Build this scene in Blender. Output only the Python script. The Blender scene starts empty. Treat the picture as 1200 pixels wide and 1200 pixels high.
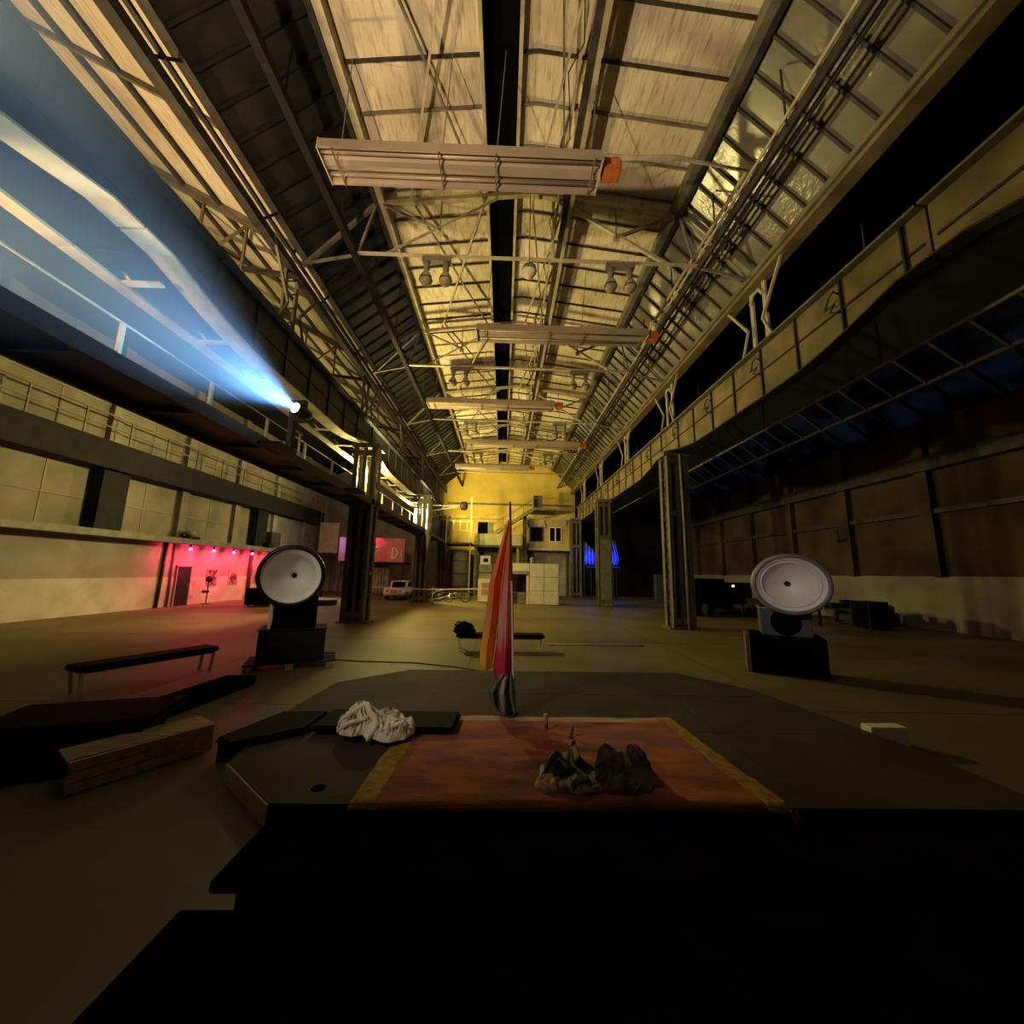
import bpy, bmesh, math, random
from mathutils import Vector, Matrix, noise
random.seed(7)
S = bpy.context.scene
COL = S.collection
PI = math.pi
V = Vector

# ------------------------------------------------------------------ materials
def M(name, c1, c2=None, scale=4.0, rough=.7, metal=0.0, bump=0.0, bscale=30.0, stretch=(1, 1, 1), lo=.35, hi=.65, detail=5, coat=0.0, sheen=0.0, spec=.35):
    m = bpy.data.materials.new(name); m.use_nodes = True
    nt = m.node_tree; n = nt.nodes; l = nt.links
    b = n['Principled BSDF']
    b.inputs['Roughness'].default_value = rough; b.inputs['Metallic'].default_value = metal
    b.inputs['Coat Weight'].default_value = coat; b.inputs['Specular IOR Level'].default_value = spec; b.inputs['Sheen Weight'].default_value = sheen
    tc = n.new('ShaderNodeTexCoord'); mp = n.new('ShaderNodeMapping'); mp.inputs['Scale'].default_value = stretch
    l.new(tc.outputs['Object'], mp.inputs['Vector'])
    c2 = c2 or tuple(x * .72 for x in c1)
    no = n.new('ShaderNodeTexNoise'); no.inputs['Scale'].default_value = scale; no.inputs['Detail'].default_value = detail
    l.new(mp.outputs['Vector'], no.inputs['Vector'])
    r = n.new('ShaderNodeValToRGB'); r.color_ramp.elements[0].position = lo; r.color_ramp.elements[1].position = hi
    r.color_ramp.elements[0].color = (*c2, 1); r.color_ramp.elements[1].color = (*c1, 1)
    l.new(no.outputs['Fac'], r.inputs['Fac']); l.new(r.outputs['Color'], b.inputs['Base Color'])
    if bump:
        n2 = n.new('ShaderNodeTexNoise'); n2.inputs['Scale'].default_value = bscale; n2.inputs['Detail'].default_value = 4
        l.new(mp.outputs['Vector'], n2.inputs['Vector'])
        bp = n.new('ShaderNodeBump'); bp.inputs['Strength'].default_value = bump; bp.inputs['Distance'].default_value = .02
        l.new(n2.outputs['Fac'], bp.inputs['Height']); l.new(bp.outputs['Normal'], b.inputs['Normal'])
    return m

def ramp_mat(name, axis, stops, rough=.75, nscale=6.0, namp=.12, base=None, sheen=.2):
    """dyed cloth: the colour of the fabric changes along one axis of the cloth"""
    m = bpy.data.materials.new(name); m.use_nodes = True
    nt = m.node_tree; n = nt.nodes; l = nt.links; b = n['Principled BSDF']
    b.inputs['Roughness'].default_value = rough; b.inputs['Sheen Weight'].default_value = sheen
    tc = n.new('ShaderNodeTexCoord'); sp = n.new('ShaderNodeSeparateXYZ'); l.new(tc.outputs['Generated'], sp.inputs[0])
    no = n.new('ShaderNodeTexNoise'); no.inputs['Scale'].default_value = nscale; l.new(tc.outputs['Generated'], no.inputs['Vector'])
    ma = n.new('ShaderNodeMath'); ma.operation = 'MULTIPLY_ADD'; ma.inputs[1].default_value = namp; 
    l.new(no.outputs['Fac'], ma.inputs[0]); l.new(sp.outputs[axis], ma.inputs[2])
    su = n.new('ShaderNodeMath'); su.operation = 'SUBTRACT'; su.inputs[1].default_value = namp / 2; l.new(ma.outputs[0], su.inputs[0])
    r = n.new('ShaderNodeValToRGB')
    while len(r.color_ramp.elements) < len(stops): r.color_ramp.elements.new(.5)
    for e, (p, c) in zip(r.color_ramp.elements, stops): e.position = p; e.color = (*c, 1)
    l.new(su.outputs[0], r.inputs['Fac']); l.new(r.outputs['Color'], b.inputs['Base Color'])
    tr_ = n.new('ShaderNodeBsdfTranslucent'); l.new(r.outputs['Color'], tr_.inputs['Color'])
    ms = n.new('ShaderNodeMixShader'); ms.inputs[0].default_value = .45
    l.new(b.outputs[0], ms.inputs[1]); l.new(tr_.outputs[0], ms.inputs[2]); l.new(ms.outputs[0], n['Material Output'].inputs['Surface'])
    return m

def emat(name, c, s):
    m = bpy.data.materials.new(name); m.use_nodes = True
    b = m.node_tree.nodes['Principled BSDF']
    b.inputs['Base Color'].default_value = (*c, 1); b.inputs['Emission Color'].default_value = (*c, 1); b.inputs['Emission Strength'].default_value = s
    return m

def glazing_mat(name, tint, rough=.22, bump=.5):
    """wired wavy glass with night behind it: glossy each sheet a little different"""
    m = bpy.data.materials.new(name); m.use_nodes = True
    nt = m.node_tree; n = nt.nodes; l = nt.links; b = n['Principled BSDF']
    tc = n.new('ShaderNodeTexCoord'); no = n.new('ShaderNodeTexNoise'); no.inputs['Scale'].default_value = 9; no.inputs['Detail'].default_value = 3
    l.new(tc.outputs['Object'], no.inputs['Vector'])
    bp = n.new('ShaderNodeBump'); bp.inputs['Strength'].default_value = bump; bp.inputs['Distance'].default_value = .03
    l.new(no.outputs['Fac'], bp.inputs['Height']); l.new(bp.outputs['Normal'], b.inputs['Normal'])
    br = n.new('ShaderNodeTexNoise'); br.inputs['Scale'].default_value = .8; l.new(tc.outputs['Object'], br.inputs['Vector'])
    pt = n.new('ShaderNodeMapRange'); pt.inputs[1].default_value = .5; pt.inputs[2].default_value = .6; pt.inputs[3].default_value = .04; pt.inputs[4].default_value = bump
    l.new(br.outputs['Fac'], pt.inputs[0]); l.new(pt.outputs[0], bp.inputs['Strength'])
    r = n.new('ShaderNodeValToRGB'); r.color_ramp.elements[0].position = .35; r.color_ramp.elements[1].position = .7
    r.color_ramp.elements[0].color = (*(x * .55 for x in tint), 1); r.color_ramp.elements[1].color = (*tint, 1)
    l.new(br.outputs['Fac'], r.inputs['Fac']); l.new(r.outputs['Color'], b.inputs['Base Color'])
    b.inputs['Roughness'].default_value = rough; b.inputs['IOR'].default_value = 1.6
    return m

def panel_mat(name, c1, c2):
    """wood-wool roof boards: tan, with dark drip streaks down the slope (along x) and soft stains"""
    m = bpy.data.materials.new(name); m.use_nodes = True
    nt = m.node_tree; n = nt.nodes; l = nt.links; b = n['Principled BSDF']; b.inputs['Roughness'].default_value = .85
    tc = n.new('ShaderNodeTexCoord'); mp = n.new('ShaderNodeMapping'); mp.inputs['Scale'].default_value = (9, 1.1, 2)
    l.new(tc.outputs['Object'], mp.inputs['Vector'])
    n1 = n.new('ShaderNodeTexNoise'); n1.inputs['Scale'].default_value = 1.6; n1.inputs['Detail'].default_value = 7; n1.inputs['Roughness'].default_value = .65
    l.new(mp.outputs['Vector'], n1.inputs['Vector'])
    n2 = n.new('ShaderNodeTexNoise'); n2.inputs['Scale'].default_value = .45; n2.inputs['Detail'].default_value = 5; l.new(tc.outputs['Object'], n2.inputs['Vector'])
    r1 = n.new('ShaderNodeValToRGB'); r1.color_ramp.elements[0].position = .34; r1.color_ramp.elements[1].position = .5
    r1.color_ramp.elements[0].color = (*c2, 1); r1.color_ramp.elements[1].color = (*c1, 1); l.new(n1.outputs['Fac'], r1.inputs['Fac'])
    r2 = n.new('ShaderNodeValToRGB'); r2.color_ramp.elements[0].position = .3; r2.color_ramp.elements[1].position = .6
    r2.color_ramp.elements[0].color = (.62, .58, .52, 1); r2.color_ramp.elements[1].color = (1, 1, 1, 1); l.new(n2.outputs['Fac'], r2.inputs['Fac'])
    mx = n.new('ShaderNodeMix'); mx.data_type = 'RGBA'; mx.blend_type = 'MULTIPLY'; mx.inputs[0].default_value = 1
    l.new(r1.outputs['Color'], mx.inputs[6]); l.new(r2.outputs['Color'], mx.inputs[7]); l.new(mx.outputs[2], b.inputs['Base Color'])
    bp = n.new('ShaderNodeBump'); bp.inputs['Strength'].default_value = .5; bp.inputs['Distance'].default_value = .02
    l.new(n1.outputs['Fac'], bp.inputs['Height']); l.new(bp.outputs['Normal'], b.inputs['Normal'])
    return m

MT = dict(
 floor=M('concrete', (.155, .122, .05), (.08, .062, .027), .35, .6, bump=.15, bscale=14, lo=.3, hi=.7, detail=8, spec=.25),
 roof=panel_mat('roof_boards', (.74, .66, .5), (.46, .37, .25)),
 roof_shaded=M('shaded_roof_boards', (.012, .011, .011), (.008, .008, .008), 1.5, .9, spec=.12),  # roof boards darkened: the unlit aisles are put into the colour
 steel=M('painted_steel', (.2, .185, .14), (.12, .105, .08), 3, .55, bump=.1, bscale=20),
 steel_pale=M('pale_steel', (.5, .44, .31), (.36, .31, .21), 4, .5),
 steel_dark=M('dark_steel', (.06, .055, .045), (.035, .03, .025), 4, .5, spec=.12),
 girder_grey=M('grey_girder_paint', (.045, .05, .058), (.028, .031, .036), 1.6, .6, bump=.1),
 girder_ochre=M('ochre_girder_paint', (.25, .19, .09), (.13, .098, .05), 1.4, .55, bump=.12, detail=8),
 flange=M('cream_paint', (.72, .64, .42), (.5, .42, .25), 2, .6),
 column=M('column_paint', (.15, .125, .085), (.075, .062, .045), 2.5, .5, bump=.15, stretch=(1, 1, .35), spec=.25),
 wall=M('cream_plaster', (.4, .34, .25), (.26, .215, .15), .7, .85, bump=.1, detail=8),
 wall_dim=M('dim_plaster', (.25, .215, .165), (.16, .135, .1), .7, .85, bump=.1, detail=8),  # cream plaster darkened, dim light on the side walls put into the colour
 wall_white=M('white_dado', (.45, .41, .36), (.34, .3, .26), 1.1, .8),
 wall_brown=M('brown_plaster', (.085, .052, .026), (.035, .023, .013), .5, .85, bump=.12, detail=8, spec=.12),
 wall_mid=M('grey_plaster', (.27, .24, .21), (.19, .165, .145), .8, .85),
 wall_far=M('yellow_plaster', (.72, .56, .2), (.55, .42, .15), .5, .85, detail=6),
 dark=M('dark_paint', (.016, .015, .014), (.01, .0095, .009), 3, .7, spec=.12),
 black=M('black_stage_paint', (.005, .005, .0055), (.003, .003, .0035), 5, .9, spec=0),
 black_gloss=M('black_lacquer', (.012, .012, .014), (.008, .008, .009), 5, .35),
 skylight=M('night_glass', (.004, .004, .005), (.003, .003, .003), 2, .5, spec=0),
 glassL=glazing_mat('wired_glass_shaded', (.024, .025, .022), .3, .4),  # dark copy of the glazing, shade on the left slope put into the tint
 glassR=glazing_mat('wired_glass_lit', (.24, .22, .16), .26, .55),  # pale copy of the glazing, light on the right slope put into the tint
 bar=M('glazing_bar', (.05, .045, .035), None, 6, .6),
 stage=M('stage_board', (.05, .04, .028), (.03, .024, .018), 1.0, .8, bump=.1, detail=8, spec=.12),
 fascia=M('pinkish_edge_board', (.5, .33, .25), (.4, .26, .2), 3, .7),
 side_board=M('brown_side_board', (.14, .085, .07), (.09, .055, .045), 3, .7),
 wood=M('raw_timber', (.36, .25, .12), (.22, .15, .075), 3, .7, stretch=(1, 6, 6)),
 carpet=M('orange_carpet', (.29, .07, .014), (.1, .022, .008), 3.6, .95, bump=.6, bscale=60, stretch=(.35, 1, 1), sheen=.1, lo=.36, hi=.66),
 carpet_edge=M('gold_carpet_border', (.32, .19, .03), (.19, .09, .016), 12, .95, bump=.5, bscale=60),
 cloth=M('off_white_cloth', (.72, .64, .5), (.62, .53, .4), 3, .9, bump=.25, bscale=12, sheen=.2),
 grey_cloth=M('grey_jacket_cloth', (.42, .36, .25), (.014, .013, .013), 4.0, .9, lo=.5, hi=.56, detail=1),
 char_cloth=M('charcoal_cloth', (.12, .1, .075), (.03, .026, .024), 5, .9),
 foam=M('black_foam', (.0055, .0058, .0058), (.004, .004, .004), 6, .8, spec=.05),
 horn=M('white_enamel', (.78, .75, .68), (.72, .68, .6), 2, .22, coat=.4),
 horn_grey=M('clear_grey_rim', (.2, .18, .19), (.14, .13, .14), 3, .3),
 rim=M('black_rim', (.014, .011, .01), None, 3, .35, spec=.25),
 cabinet_grey=M('grey_cabinet', (.07, .07, .075), (.05, .05, .055), 3, .6),
 metal=M('brushed_metal', (.6, .57, .52), (.5, .47, .42), 8, .3, 1.0),
 heater=M('aluminium_reflector', (.46, .37, .3), (.34, .27, .21), 1.5, .5, .35, stretch=(.4, 1, 1)),
 orange=M('orange_burner', (.62, .16, .03), (.42, .1, .02), 5, .55),
 globe=M('globe_glass', (.36, .31, .2), (.22, .18, .11), 9, .08, coat=.8),
 white=M('white_board', (.66, .62, .52), (.56, .52, .43), 2, .7),
 white_paint=M('white_paint', (.7, .7, .68), None, 4, .35, coat=.5),
 tyre=M('rubber', (.015, .015, .015), None, 6, .9),
 paper=M('poster_paper', (.3, .1, .08), (.05, .02, .02), 3.5, .8, lo=.45, hi=.55),
 green_grey=M('olive_steel', (.2, .2, .13), (.13, .13, .09), 3, .6),
 grey_panel=M('grey_panel', (.3, .28, .22), (.22, .2, .16), 1.4, .7),
 tape=M('barrier_tape', (.75, .7, .6), (.7, .15, .1), 20, .5, stretch=(6, 1, 1)),
 red_sofa=M('dark_upholstery', (.03, .025, .026), None, 6, .8),
 pink_sign=M('pink_banner', (.5, .16, .2), (.42, .12, .16), 3, .7),
 sign_white=M('sign_lettering', (.8, .72, .68), None, 4, .6),
 tan_sheet=M('tan_sheet', (.45, .27, .15), (.35, .2, .11), 2.5, .8),
 pole=M('dark_red_pole', (.12, .025, .022), (.08, .016, .015), 8, .5),
 cable=M('rubber_cable', (.05, .04, .02), None, 6, .7),
 blue_lit_wall=M('blue_lit_drape', (.1, .16, .6), (.05, .08, .4), 2, .8),  # blue light on the far wall panels put into the base colour
 tool=M('rusty_scrap', (.22, .19, .1), (.08, .07, .05), 9, .7),
 bulb_red=emat('red_bulb', (1, .06, .16), 9), led=emat('flood_led', (1, .93, .62), 11), led_blue=emat('spot_lens', (.72, .88, 1), 55),
 lamp_white=emat('white_lamp', (1, .9, .7), 9), led_deep=emat('blue_led', (.02, .06, 1), 2.2), screen=emat('pale_screen', (.75, .82, 1), .55),
)

# ------------------------------------------------------------------ mesh building
class MB:
    def __init__(s): s.bm = bmesh.new()
    def face(s, pts):
        vs = [s.bm.verts.new(p) for p in pts]; s.bm.faces.new(vs); return s
    def hexa(s, p):           # 8 points: bottom ring then top ring
        v = [s.bm.verts.new(q) for q in p]
        for f in ((3, 2, 1, 0), (4, 5, 6, 7), (0, 1, 5, 4), (1, 2, 6, 5), (2, 3, 7, 6), (3, 0, 4, 7)): s.bm.faces.new([v[i] for i in f])
        return s
    def box(s, x0, x1, y0, y1, z0, z1):
        return s.hexa([(x0, y0, z0), (x1, y0, z0), (x1, y1, z0), (x0, y1, z0), (x0, y0, z1), (x1, y0, z1), (x1, y1, z1), (x0, y1, z1)])
    def bar(s, p, q, w=.06, h=None, up=(0, 0, 1)):
        p = V(p); q = V(q); h = h or w; d = (q - p).normalized(); u = V(up)
        if abs(d.dot(u)) > .98: u = V((0, 1, 0))
        a = d.cross(u).normalized() * w / 2; b = a.cross(d).normalized() * h / 2
        return s.hexa([p - a - b, p + a - b, p + a + b, p - a + b, q - a - b, q + a - b, q + a + b, q - a + b])
    def angle(s, p, q, w=.07, t=.012, up=(0, 0, 1)):     # an L-section: two thin plates
        p = V(p); q = V(q); d = (q - p).normalized(); u = V(up)
        if abs(d.dot(u)) > .98: u = V((0, 1, 0))
        a = d.cross(u).normalized(); b = a.cross(d).normalized()
        s.bar(p + b * w / 2, q + b * w / 2, t, w, up); s.bar(p + a * w / 2, q + a * w / 2, w, t, up); return s
    def tube(s, pts, r, n=10, closed=False, rads=None):
        pts = [V(p) for p in pts]; rings = []
        prev = None
        for i, p in enumerate(pts):
            a = pts[max(i - 1, 0)]; b = pts[min(i + 1, len(pts) - 1)]; d = (b - a).normalized()
            if prev is None:
                u = V((0, 0, 1)) if abs(d.z) < .9 else V((1, 0, 0))
                e = d.cross(u).normalized()
            else:
                e = (prev - d * prev.dot(d)).normalized()
            prev = e; g = d.cross(e); rr = rads[i] if rads else r
            rings.append([s.bm.verts.new(p + (e * math.cos(2 * PI * k / n) + g * math.sin(2 * PI * k / n)) * rr) for k in range(n)])
        for a, b in zip(rings, rings[1:]):
            for k in range(n): s.bm.faces.new((a[k], a[(k + 1) % n], b[(k + 1) % n], b[k]))
        s.bm.faces.new(rings[0][::-1]); s.bm.faces.new(rings[-1]); return s
    def lathe(s, prof, c=(0, 0, 0), axis=(0, 0, 1), n=40, cap=False, sx=1.0):   # prof: (radius, height)
        c = V(c); ax = V(axis).normalized(); u = V((0, 0, 1)) if abs(ax.z) < .9 else V((0, 1, 0))
        e = u.cross(ax).normalized(); g = ax.cross(e); rings = []
        for r, h in prof:
            rings.append([s.bm.verts.new(c + ax * h + (e * math.cos(2 * PI * k / n) * sx + g * math.sin(2 * PI * k / n)) * r) for k in range(n)])
        for a, b in zip(rings, rings[1:]):
            for k in range(n): s.bm.faces.new((a[k], a[(k + 1) % n], b[(k + 1) % n], b[k]))
        if cap: s.bm.faces.new(rings[0][::-1]); s.bm.faces.new(rings[-1])
        return s
    def prism(s, poly, z0, z1):        # poly in xy
        a = [s.bm.verts.new((x, y, z0)) for x, y in poly]; b = [s.bm.verts.new((x, y, z1)) for x, y in poly]
        s.bm.faces.new(a[::-1]); s.bm.faces.new(b)
        for i in range(len(poly)): j = (i + 1) % len(poly); s.bm.faces.new((a[i], a[j], b[j], b[i]))
        return s
    def extrude(s, poly, x0, x1):      # poly in yz extruded along x
        a = [s.bm.verts.new((x0, y, z)) for y, z in poly]; b = [s.bm.verts.new((x1, y, z)) for y, z in poly]
        s.bm.faces.new(a[::-1]); s.bm.faces.new(b)
        for i in range(len(poly)): j = (i + 1) % len(poly); s.bm.faces.new((a[i], a[j], b[j], b[i]))
        return s
    def grid(s, fn, nu, nv, closed_u=False):
        g = [[s.bm.verts.new(fn(i / (nu if closed_u else nu - 1), j / (nv - 1))) for i in range(nu)] for j in range(nv)]
        for j in range(nv - 1):
            for i in range(nu if closed_u else nu - 1):
                k = (i + 1) % nu
                s.bm.faces.new((g[j][i], g[j][k], g[j + 1][k], g[j + 1][i]))
        return s
    def build(s, name, mat, parent=None, smooth=False, bevel=0, solid=0, sub=0):
        bm = s.bm
        bmesh.ops.recalc_face_normals(bm, faces=bm.faces[:])
        if bevel: bmesh.ops.bevel(bm, geom=[e for e in bm.edges if e.calc_face_angle(0) > .6], offset=bevel, segments=2, affect='EDGES', clamp_overlap=True)
        if parent is not None:
            bm.transform(parent_world(parent).inverted())
        elif bm.verts:           # origin at the base of the thing
            lo = V((min(v.co.x for v in bm.verts), min(v.co.y for v in bm.verts), min(v.co.z for v in bm.verts)))
            hi = V((max(v.co.x for v in bm.verts), max(v.co.y for v in bm.verts), lo.z))
            org = (lo + hi) / 2; bm.transform(Matrix.Translation(-org))
        me = bpy.data.meshes.new(name); bm.to_mesh(me); bm.free()
        me.materials.append(MT[mat] if isinstance(mat, str) else mat)
        if smooth:
            for p in me.polygons: p.use_smooth = True
        o = bpy.data.objects.new(name, me); COL.objects.link(o)
        if parent is not None: o.parent = parent
        else: o.location = org
        if solid:
            md = o.modifiers.new('thick', 'SOLIDIFY'); md.thickness = solid; md.offset = 0
        if sub:
            md = o.modifiers.new('sub', 'SUBSURF'); md.levels = sub; md.render_levels = sub
        return o

def parent_world(o):
    m = Matrix.Translation(o.location) @ o.rotation_euler.to_matrix().to_4x4()
    return parent_world(o.parent) @ m if o.parent else m

def tag(o, label=None, cat=None, group=None, kind=None):
    if label: o['label'] = label
    if cat: o['category'] = cat
    if group: o['group'] = group
    if kind: o['kind'] = kind
    return o
def thing(name, label, cat, loc=(0, 0, 0), rz=0.0, group=None):
    o = bpy.data.objects.new(name, None); COL.objects.link(o); o.empty_display_size = .1
    o.location = loc; o.rotation_euler = (0, 0, rz)
    return tag(o, label, cat, group)
def struct(o): o['kind'] = 'structure'; return o
def dup(root, loc, rz=0.0, label=None, group=None):
    def cp(o, par):
        c = o.copy(); COL.objects.link(c)
        if par is not None: c.parent = par
        for ch in o.children: cp(ch, c)
        return c
    r = cp(root, None); r.location = loc; r.rotation_euler = (0, 0, rz)
    if label: r['label'] = label
    if group: r['group'] = group
    return r
def light(kind, name, loc, energy, color, size=.1, to=None, spot=None, blend=.4):
    d = bpy.data.lights.new(name, kind); d.energy = energy; d.color = color
    if kind == 'AREA': d.size = size
    else: d.shadow_soft_size = size
    if spot: d.spot_size = math.radians(spot); d.spot_blend = blend
    o = bpy.data.objects.new(name, d); COL.objects.link(o); o.location = loc
    if to is not None: o.rotation_euler = (V(to) - V(loc)).to_track_quat('-Z', 'Y').to_euler()
    return o

# ------------------------------------------------------------------ camera
cam = bpy.data.cameras.new('camera'); co = bpy.data.objects.new('camera', cam); COL.objects.link(co); S.camera = co
cam.sensor_width = 36; cam.lens = 13.5; cam.clip_start = .05; cam.clip_end = 200
p, y, r = math.radians(9.1), math.radians(1.15), math.radians(1.2)
fw = V((math.sin(y) * math.cos(p), math.cos(y) * math.cos(p), math.sin(p))); rt = V((math.cos(y), -math.sin(y), 0)); up = rt.cross(fw)
rt2 = rt * math.cos(r) + up * math.sin(r); up2 = up * math.cos(r) - rt * math.sin(r)
co.matrix_world = Matrix(((rt2.x, up2.x, -fw.x, -.5), (rt2.y, up2.y, -fw.y, 0), (rt2.z, up2.z, -fw.z, 2.0), (0, 0, 0, 1)))

# ------------------------------------------------------------------ the hall
Y0, Y1 = -4.0, 38.0
XL, XR = -17.3, 18.0
CE, EV = 4.2, 6.35              # roof board edge, eaves
TR = [3.7, 9.5, 15.3, 21.1, 26.9, 32.7]     # roof trusses
struct(MB().box(XL - .3, XR + .3, Y0 - .3, Y1 + .3, -.3, 0).build('floor', 'floor'))
# floor joints as thin dark saw cuts are part of the floor
fl = bpy.data.objects['floor']
mj = MB()
for yy in (6.2, 12.1, 18.0, 23.9, 29.8): mj.box(XL, XR, yy - .012, yy + .012, 0, .002)
for xx in (-6.3, -1.2, 4.2): mj.box(xx - .012, xx + .012, Y0, Y1, 0, .002)
mj.build('joint', 'steel_dark', fl)
wl = struct(MB().box(XL - .3, XL, Y0, Y1, 0, 11.5).build('wall_left', 'wall_dim'))
MB().box(XL, XL + .03, Y0, Y1, 0, 1.46).build('dado', 'wall_white', wl)
MB().box(XL, XL + .02, Y0, Y1, 1.46, 3.15).build('painted_band', 'wall_mid', wl)
m = MB()
for yy in range(0, 38, 4): m.box(XL, XL + .22, yy - .22, yy + .22, 3.45, 11.4)
m.build('pilaster', 'wall_mid', wl)
m = MB()
for yy in range(2, 38, 4): m.box(XL, XL + .02, yy - .03, yy + .03, 3.45, 11.4)
for z in (4.6, 8.7, 9.8): m.box(XL, XL + .04, Y0, Y1, z - .03, z + .03)
m.build('panel_joint', 'wall_mid', wl)
tl = struct(MB().box(XL, XL + .75, Y0, 30, 3.15, 3.42).build('trim_1', 'steel'))       # ledge with the red lamps below it
g = struct(MB().box(XL, XL + .9, Y0, 34, 5.85, 6.95).build('trim_2', 'dark'))    # upper gallery girder
m = MB()
for k in range(20): m.bar((XL + .85, -2 + k * 1.8, 6.95), (XL + .85, -2 + k * 1.8, 8.0), .05)
m.bar((XL + .85, Y0, 8.0), (XL + .85, 34, 8.0), .06); m.bar((XL + .85, Y0, 7.5), (XL + .85, 34, 7.5), .04)
m.build('railing', 'steel', g)
m = MB()
for yy in (15.5, 25.5): m.box(XL + .05, XL + .55, yy, yy + 1.1, 3.42, 5.85)
m.build('duct_shaft', 'dark', g)
wr = struct(MB().box(XR, XR + .3, Y0, Y1, 0, 9.0).build('wall_right', 'wall_brown'))
MB().box(XR - .03, XR, Y0, Y1, 0, 2.25).build('dado', 'wall_dim', wr)
m = MB()
for yy in range(0, 38, 4): m.box(XR - .3, XR, yy - .25, yy + .25, 2.25, 9)
m.build('pilaster', 'wall_brown', wr)
struct(MB().box(XR - .5, XR, Y0, Y1, 6.75, 7.35).build('trim_3', 'steel_dark'))
struct(MB().box(XR - .22, XR, Y0, Y1, 4.9, 5.1).build('trim_4', 'steel_dark'))
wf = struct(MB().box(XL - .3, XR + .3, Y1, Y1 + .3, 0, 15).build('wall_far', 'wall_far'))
MB().box(XL, -6.6, Y1 - .05, Y1, 0, 14).build('aisle_wall_cover', 'wall_mid', wf)
MB().box(6.6, XR, Y1 - .05, Y1, 0, 14).build('aisle_wall_cover', 'roof_shaded', wf)  # near-black sheet over the far wall, painting the unlit right aisle
struct(MB().box(-6.2, 6.2, Y1 - .22, Y1, 8.75, 8.9).build('trim_5', 'steel'))
struct(MB().box(-6.2, 6.2, Y1 - .3, Y1, 7.3, 7.62).build('trim_6', 'flange'))
struct(MB().box(XL - .3, XR + .3, Y0 - .3, Y0, 0, 15).build('wall_near', 'wall_mid'))

# nave ceiling: two slopes of boards, ridge skylight between them
SK0, SK1 = -1.22, -.38
def rz_(x): return 13.15 - .13 * abs(x)
ce = MB()
for a, b in ((-CE, SK0), (SK1, 0), (0, CE)):
    ce.hexa([(a, Y0, rz_(a)), (b, Y0, rz_(b)), (b, Y1, rz_(b)), (a, Y1, rz_(a)), (a, Y0, rz_(a) + .15), (b, Y0, rz_(b) + .15), (b, Y1, rz_(b) + .15), (a, Y1, rz_(a) + .15)])
ce = struct(ce.build('ceiling', 'roof'))
sk = struct(MB().box(SK0, SK1, Y0, Y1, 13.25, 13.3).build('window_1', 'skylight'))
for x in (SK0, SK1): MB().box(x - .04, x + .04, Y0, Y1, 12.92, 13.25).build('frame', 'steel_pale', sk)
yy = 1.0
while yy < Y1:
    m = MB()
    for a, b in ((-CE, SK0), (SK1, 0), (0, CE)): m.bar((a, yy, rz_(a) - .03), (b, yy, rz_(b) - .03), .045, .06)
    m.build('purlin', 'steel_dark' if int(yy * 10) % 3 else 'steel', ce); yy += .93
# sloping glazing on both sides
def glazing(sgn, name, mat):
    a = (sgn * CE, 12.62); b = (sgn * EV, 10.42 if sgn > 0 else 10.86)
    w = MB().hexa([(a[0], Y0, a[1]), (b[0], Y0, b[1]), (b[0], Y1, b[1]), (a[0], Y1, a[1]),
                   (a[0], Y0, a[1] + .04), (b[0], Y0, b[1] + .04), (b[0], Y1, b[1] + .04), (a[0], Y1, a[1] + .04)])
    w = struct(w.build(name, mat))
    yy = .5; k = 0
    while yy < Y1 - .3 and k < 66:
        MB().bar((a[0], yy, a[1] - .04), (b[0], yy, b[1] - .04), .055, .08).build('glazing_bar', 'bar' if sgn > 0 else 'dark', w); yy += .58; k += 1  # left bars darker, shade of that slope put into their colour
    mx, mz = (a[0] + b[0]) / 2, (a[1] + b[1]) / 2
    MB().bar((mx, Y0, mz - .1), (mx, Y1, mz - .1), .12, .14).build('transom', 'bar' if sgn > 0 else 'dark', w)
    return w
glazing(-1, 'window_2', 'glassL'); glazing(1, 'window_3', 'glassR')
for s, nm, mt in ((-1, 'trim_7', 'steel_pale'), (1, 'trim_8', 'steel')):
    t = struct(MB().box(min(s * 4.1, s * 4.28), max(s * 4.1, s * 4.28), Y0, Y1, 12.3, 12.62).build(nm, mt))
    MB().box(min(s * 4.28, s * 4.4), max(s * 4.28, s * 4.4), Y0, Y1, 12.25, 12.4).build('gutter', 'steel_dark', t)
t = struct(MB().box(6.2, 6.55, Y0, Y1, 10.05, 10.4).build('trim_10', 'girder_ochre'))      # eaves beams
MB().box(6.12, 6.2, Y0, Y1, 10.16, 10.2).build('lip', 'steel', t)
t = struct(MB().box(-6.48, -6.28, Y0, Y1, 9.88, 10.1).build('trim_9', 'steel_dark'))
MB().box(-6.42, -6.34, Y0, Y1, 10.36, 10.44).build('chord', 'steel_dark', t); MB().box(-6.5, -6.3, Y0, Y1, 10.78, 10.9).build('chord', 'steel_dark', t)
for k in range(15): MB().bar((-6.38, Y0 + .3 + k * 2.9, 10.0), (-6.38, Y0 + .9 + k * 2.9, 10.85), .05).build('lattice', 'steel_dark', t)
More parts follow.
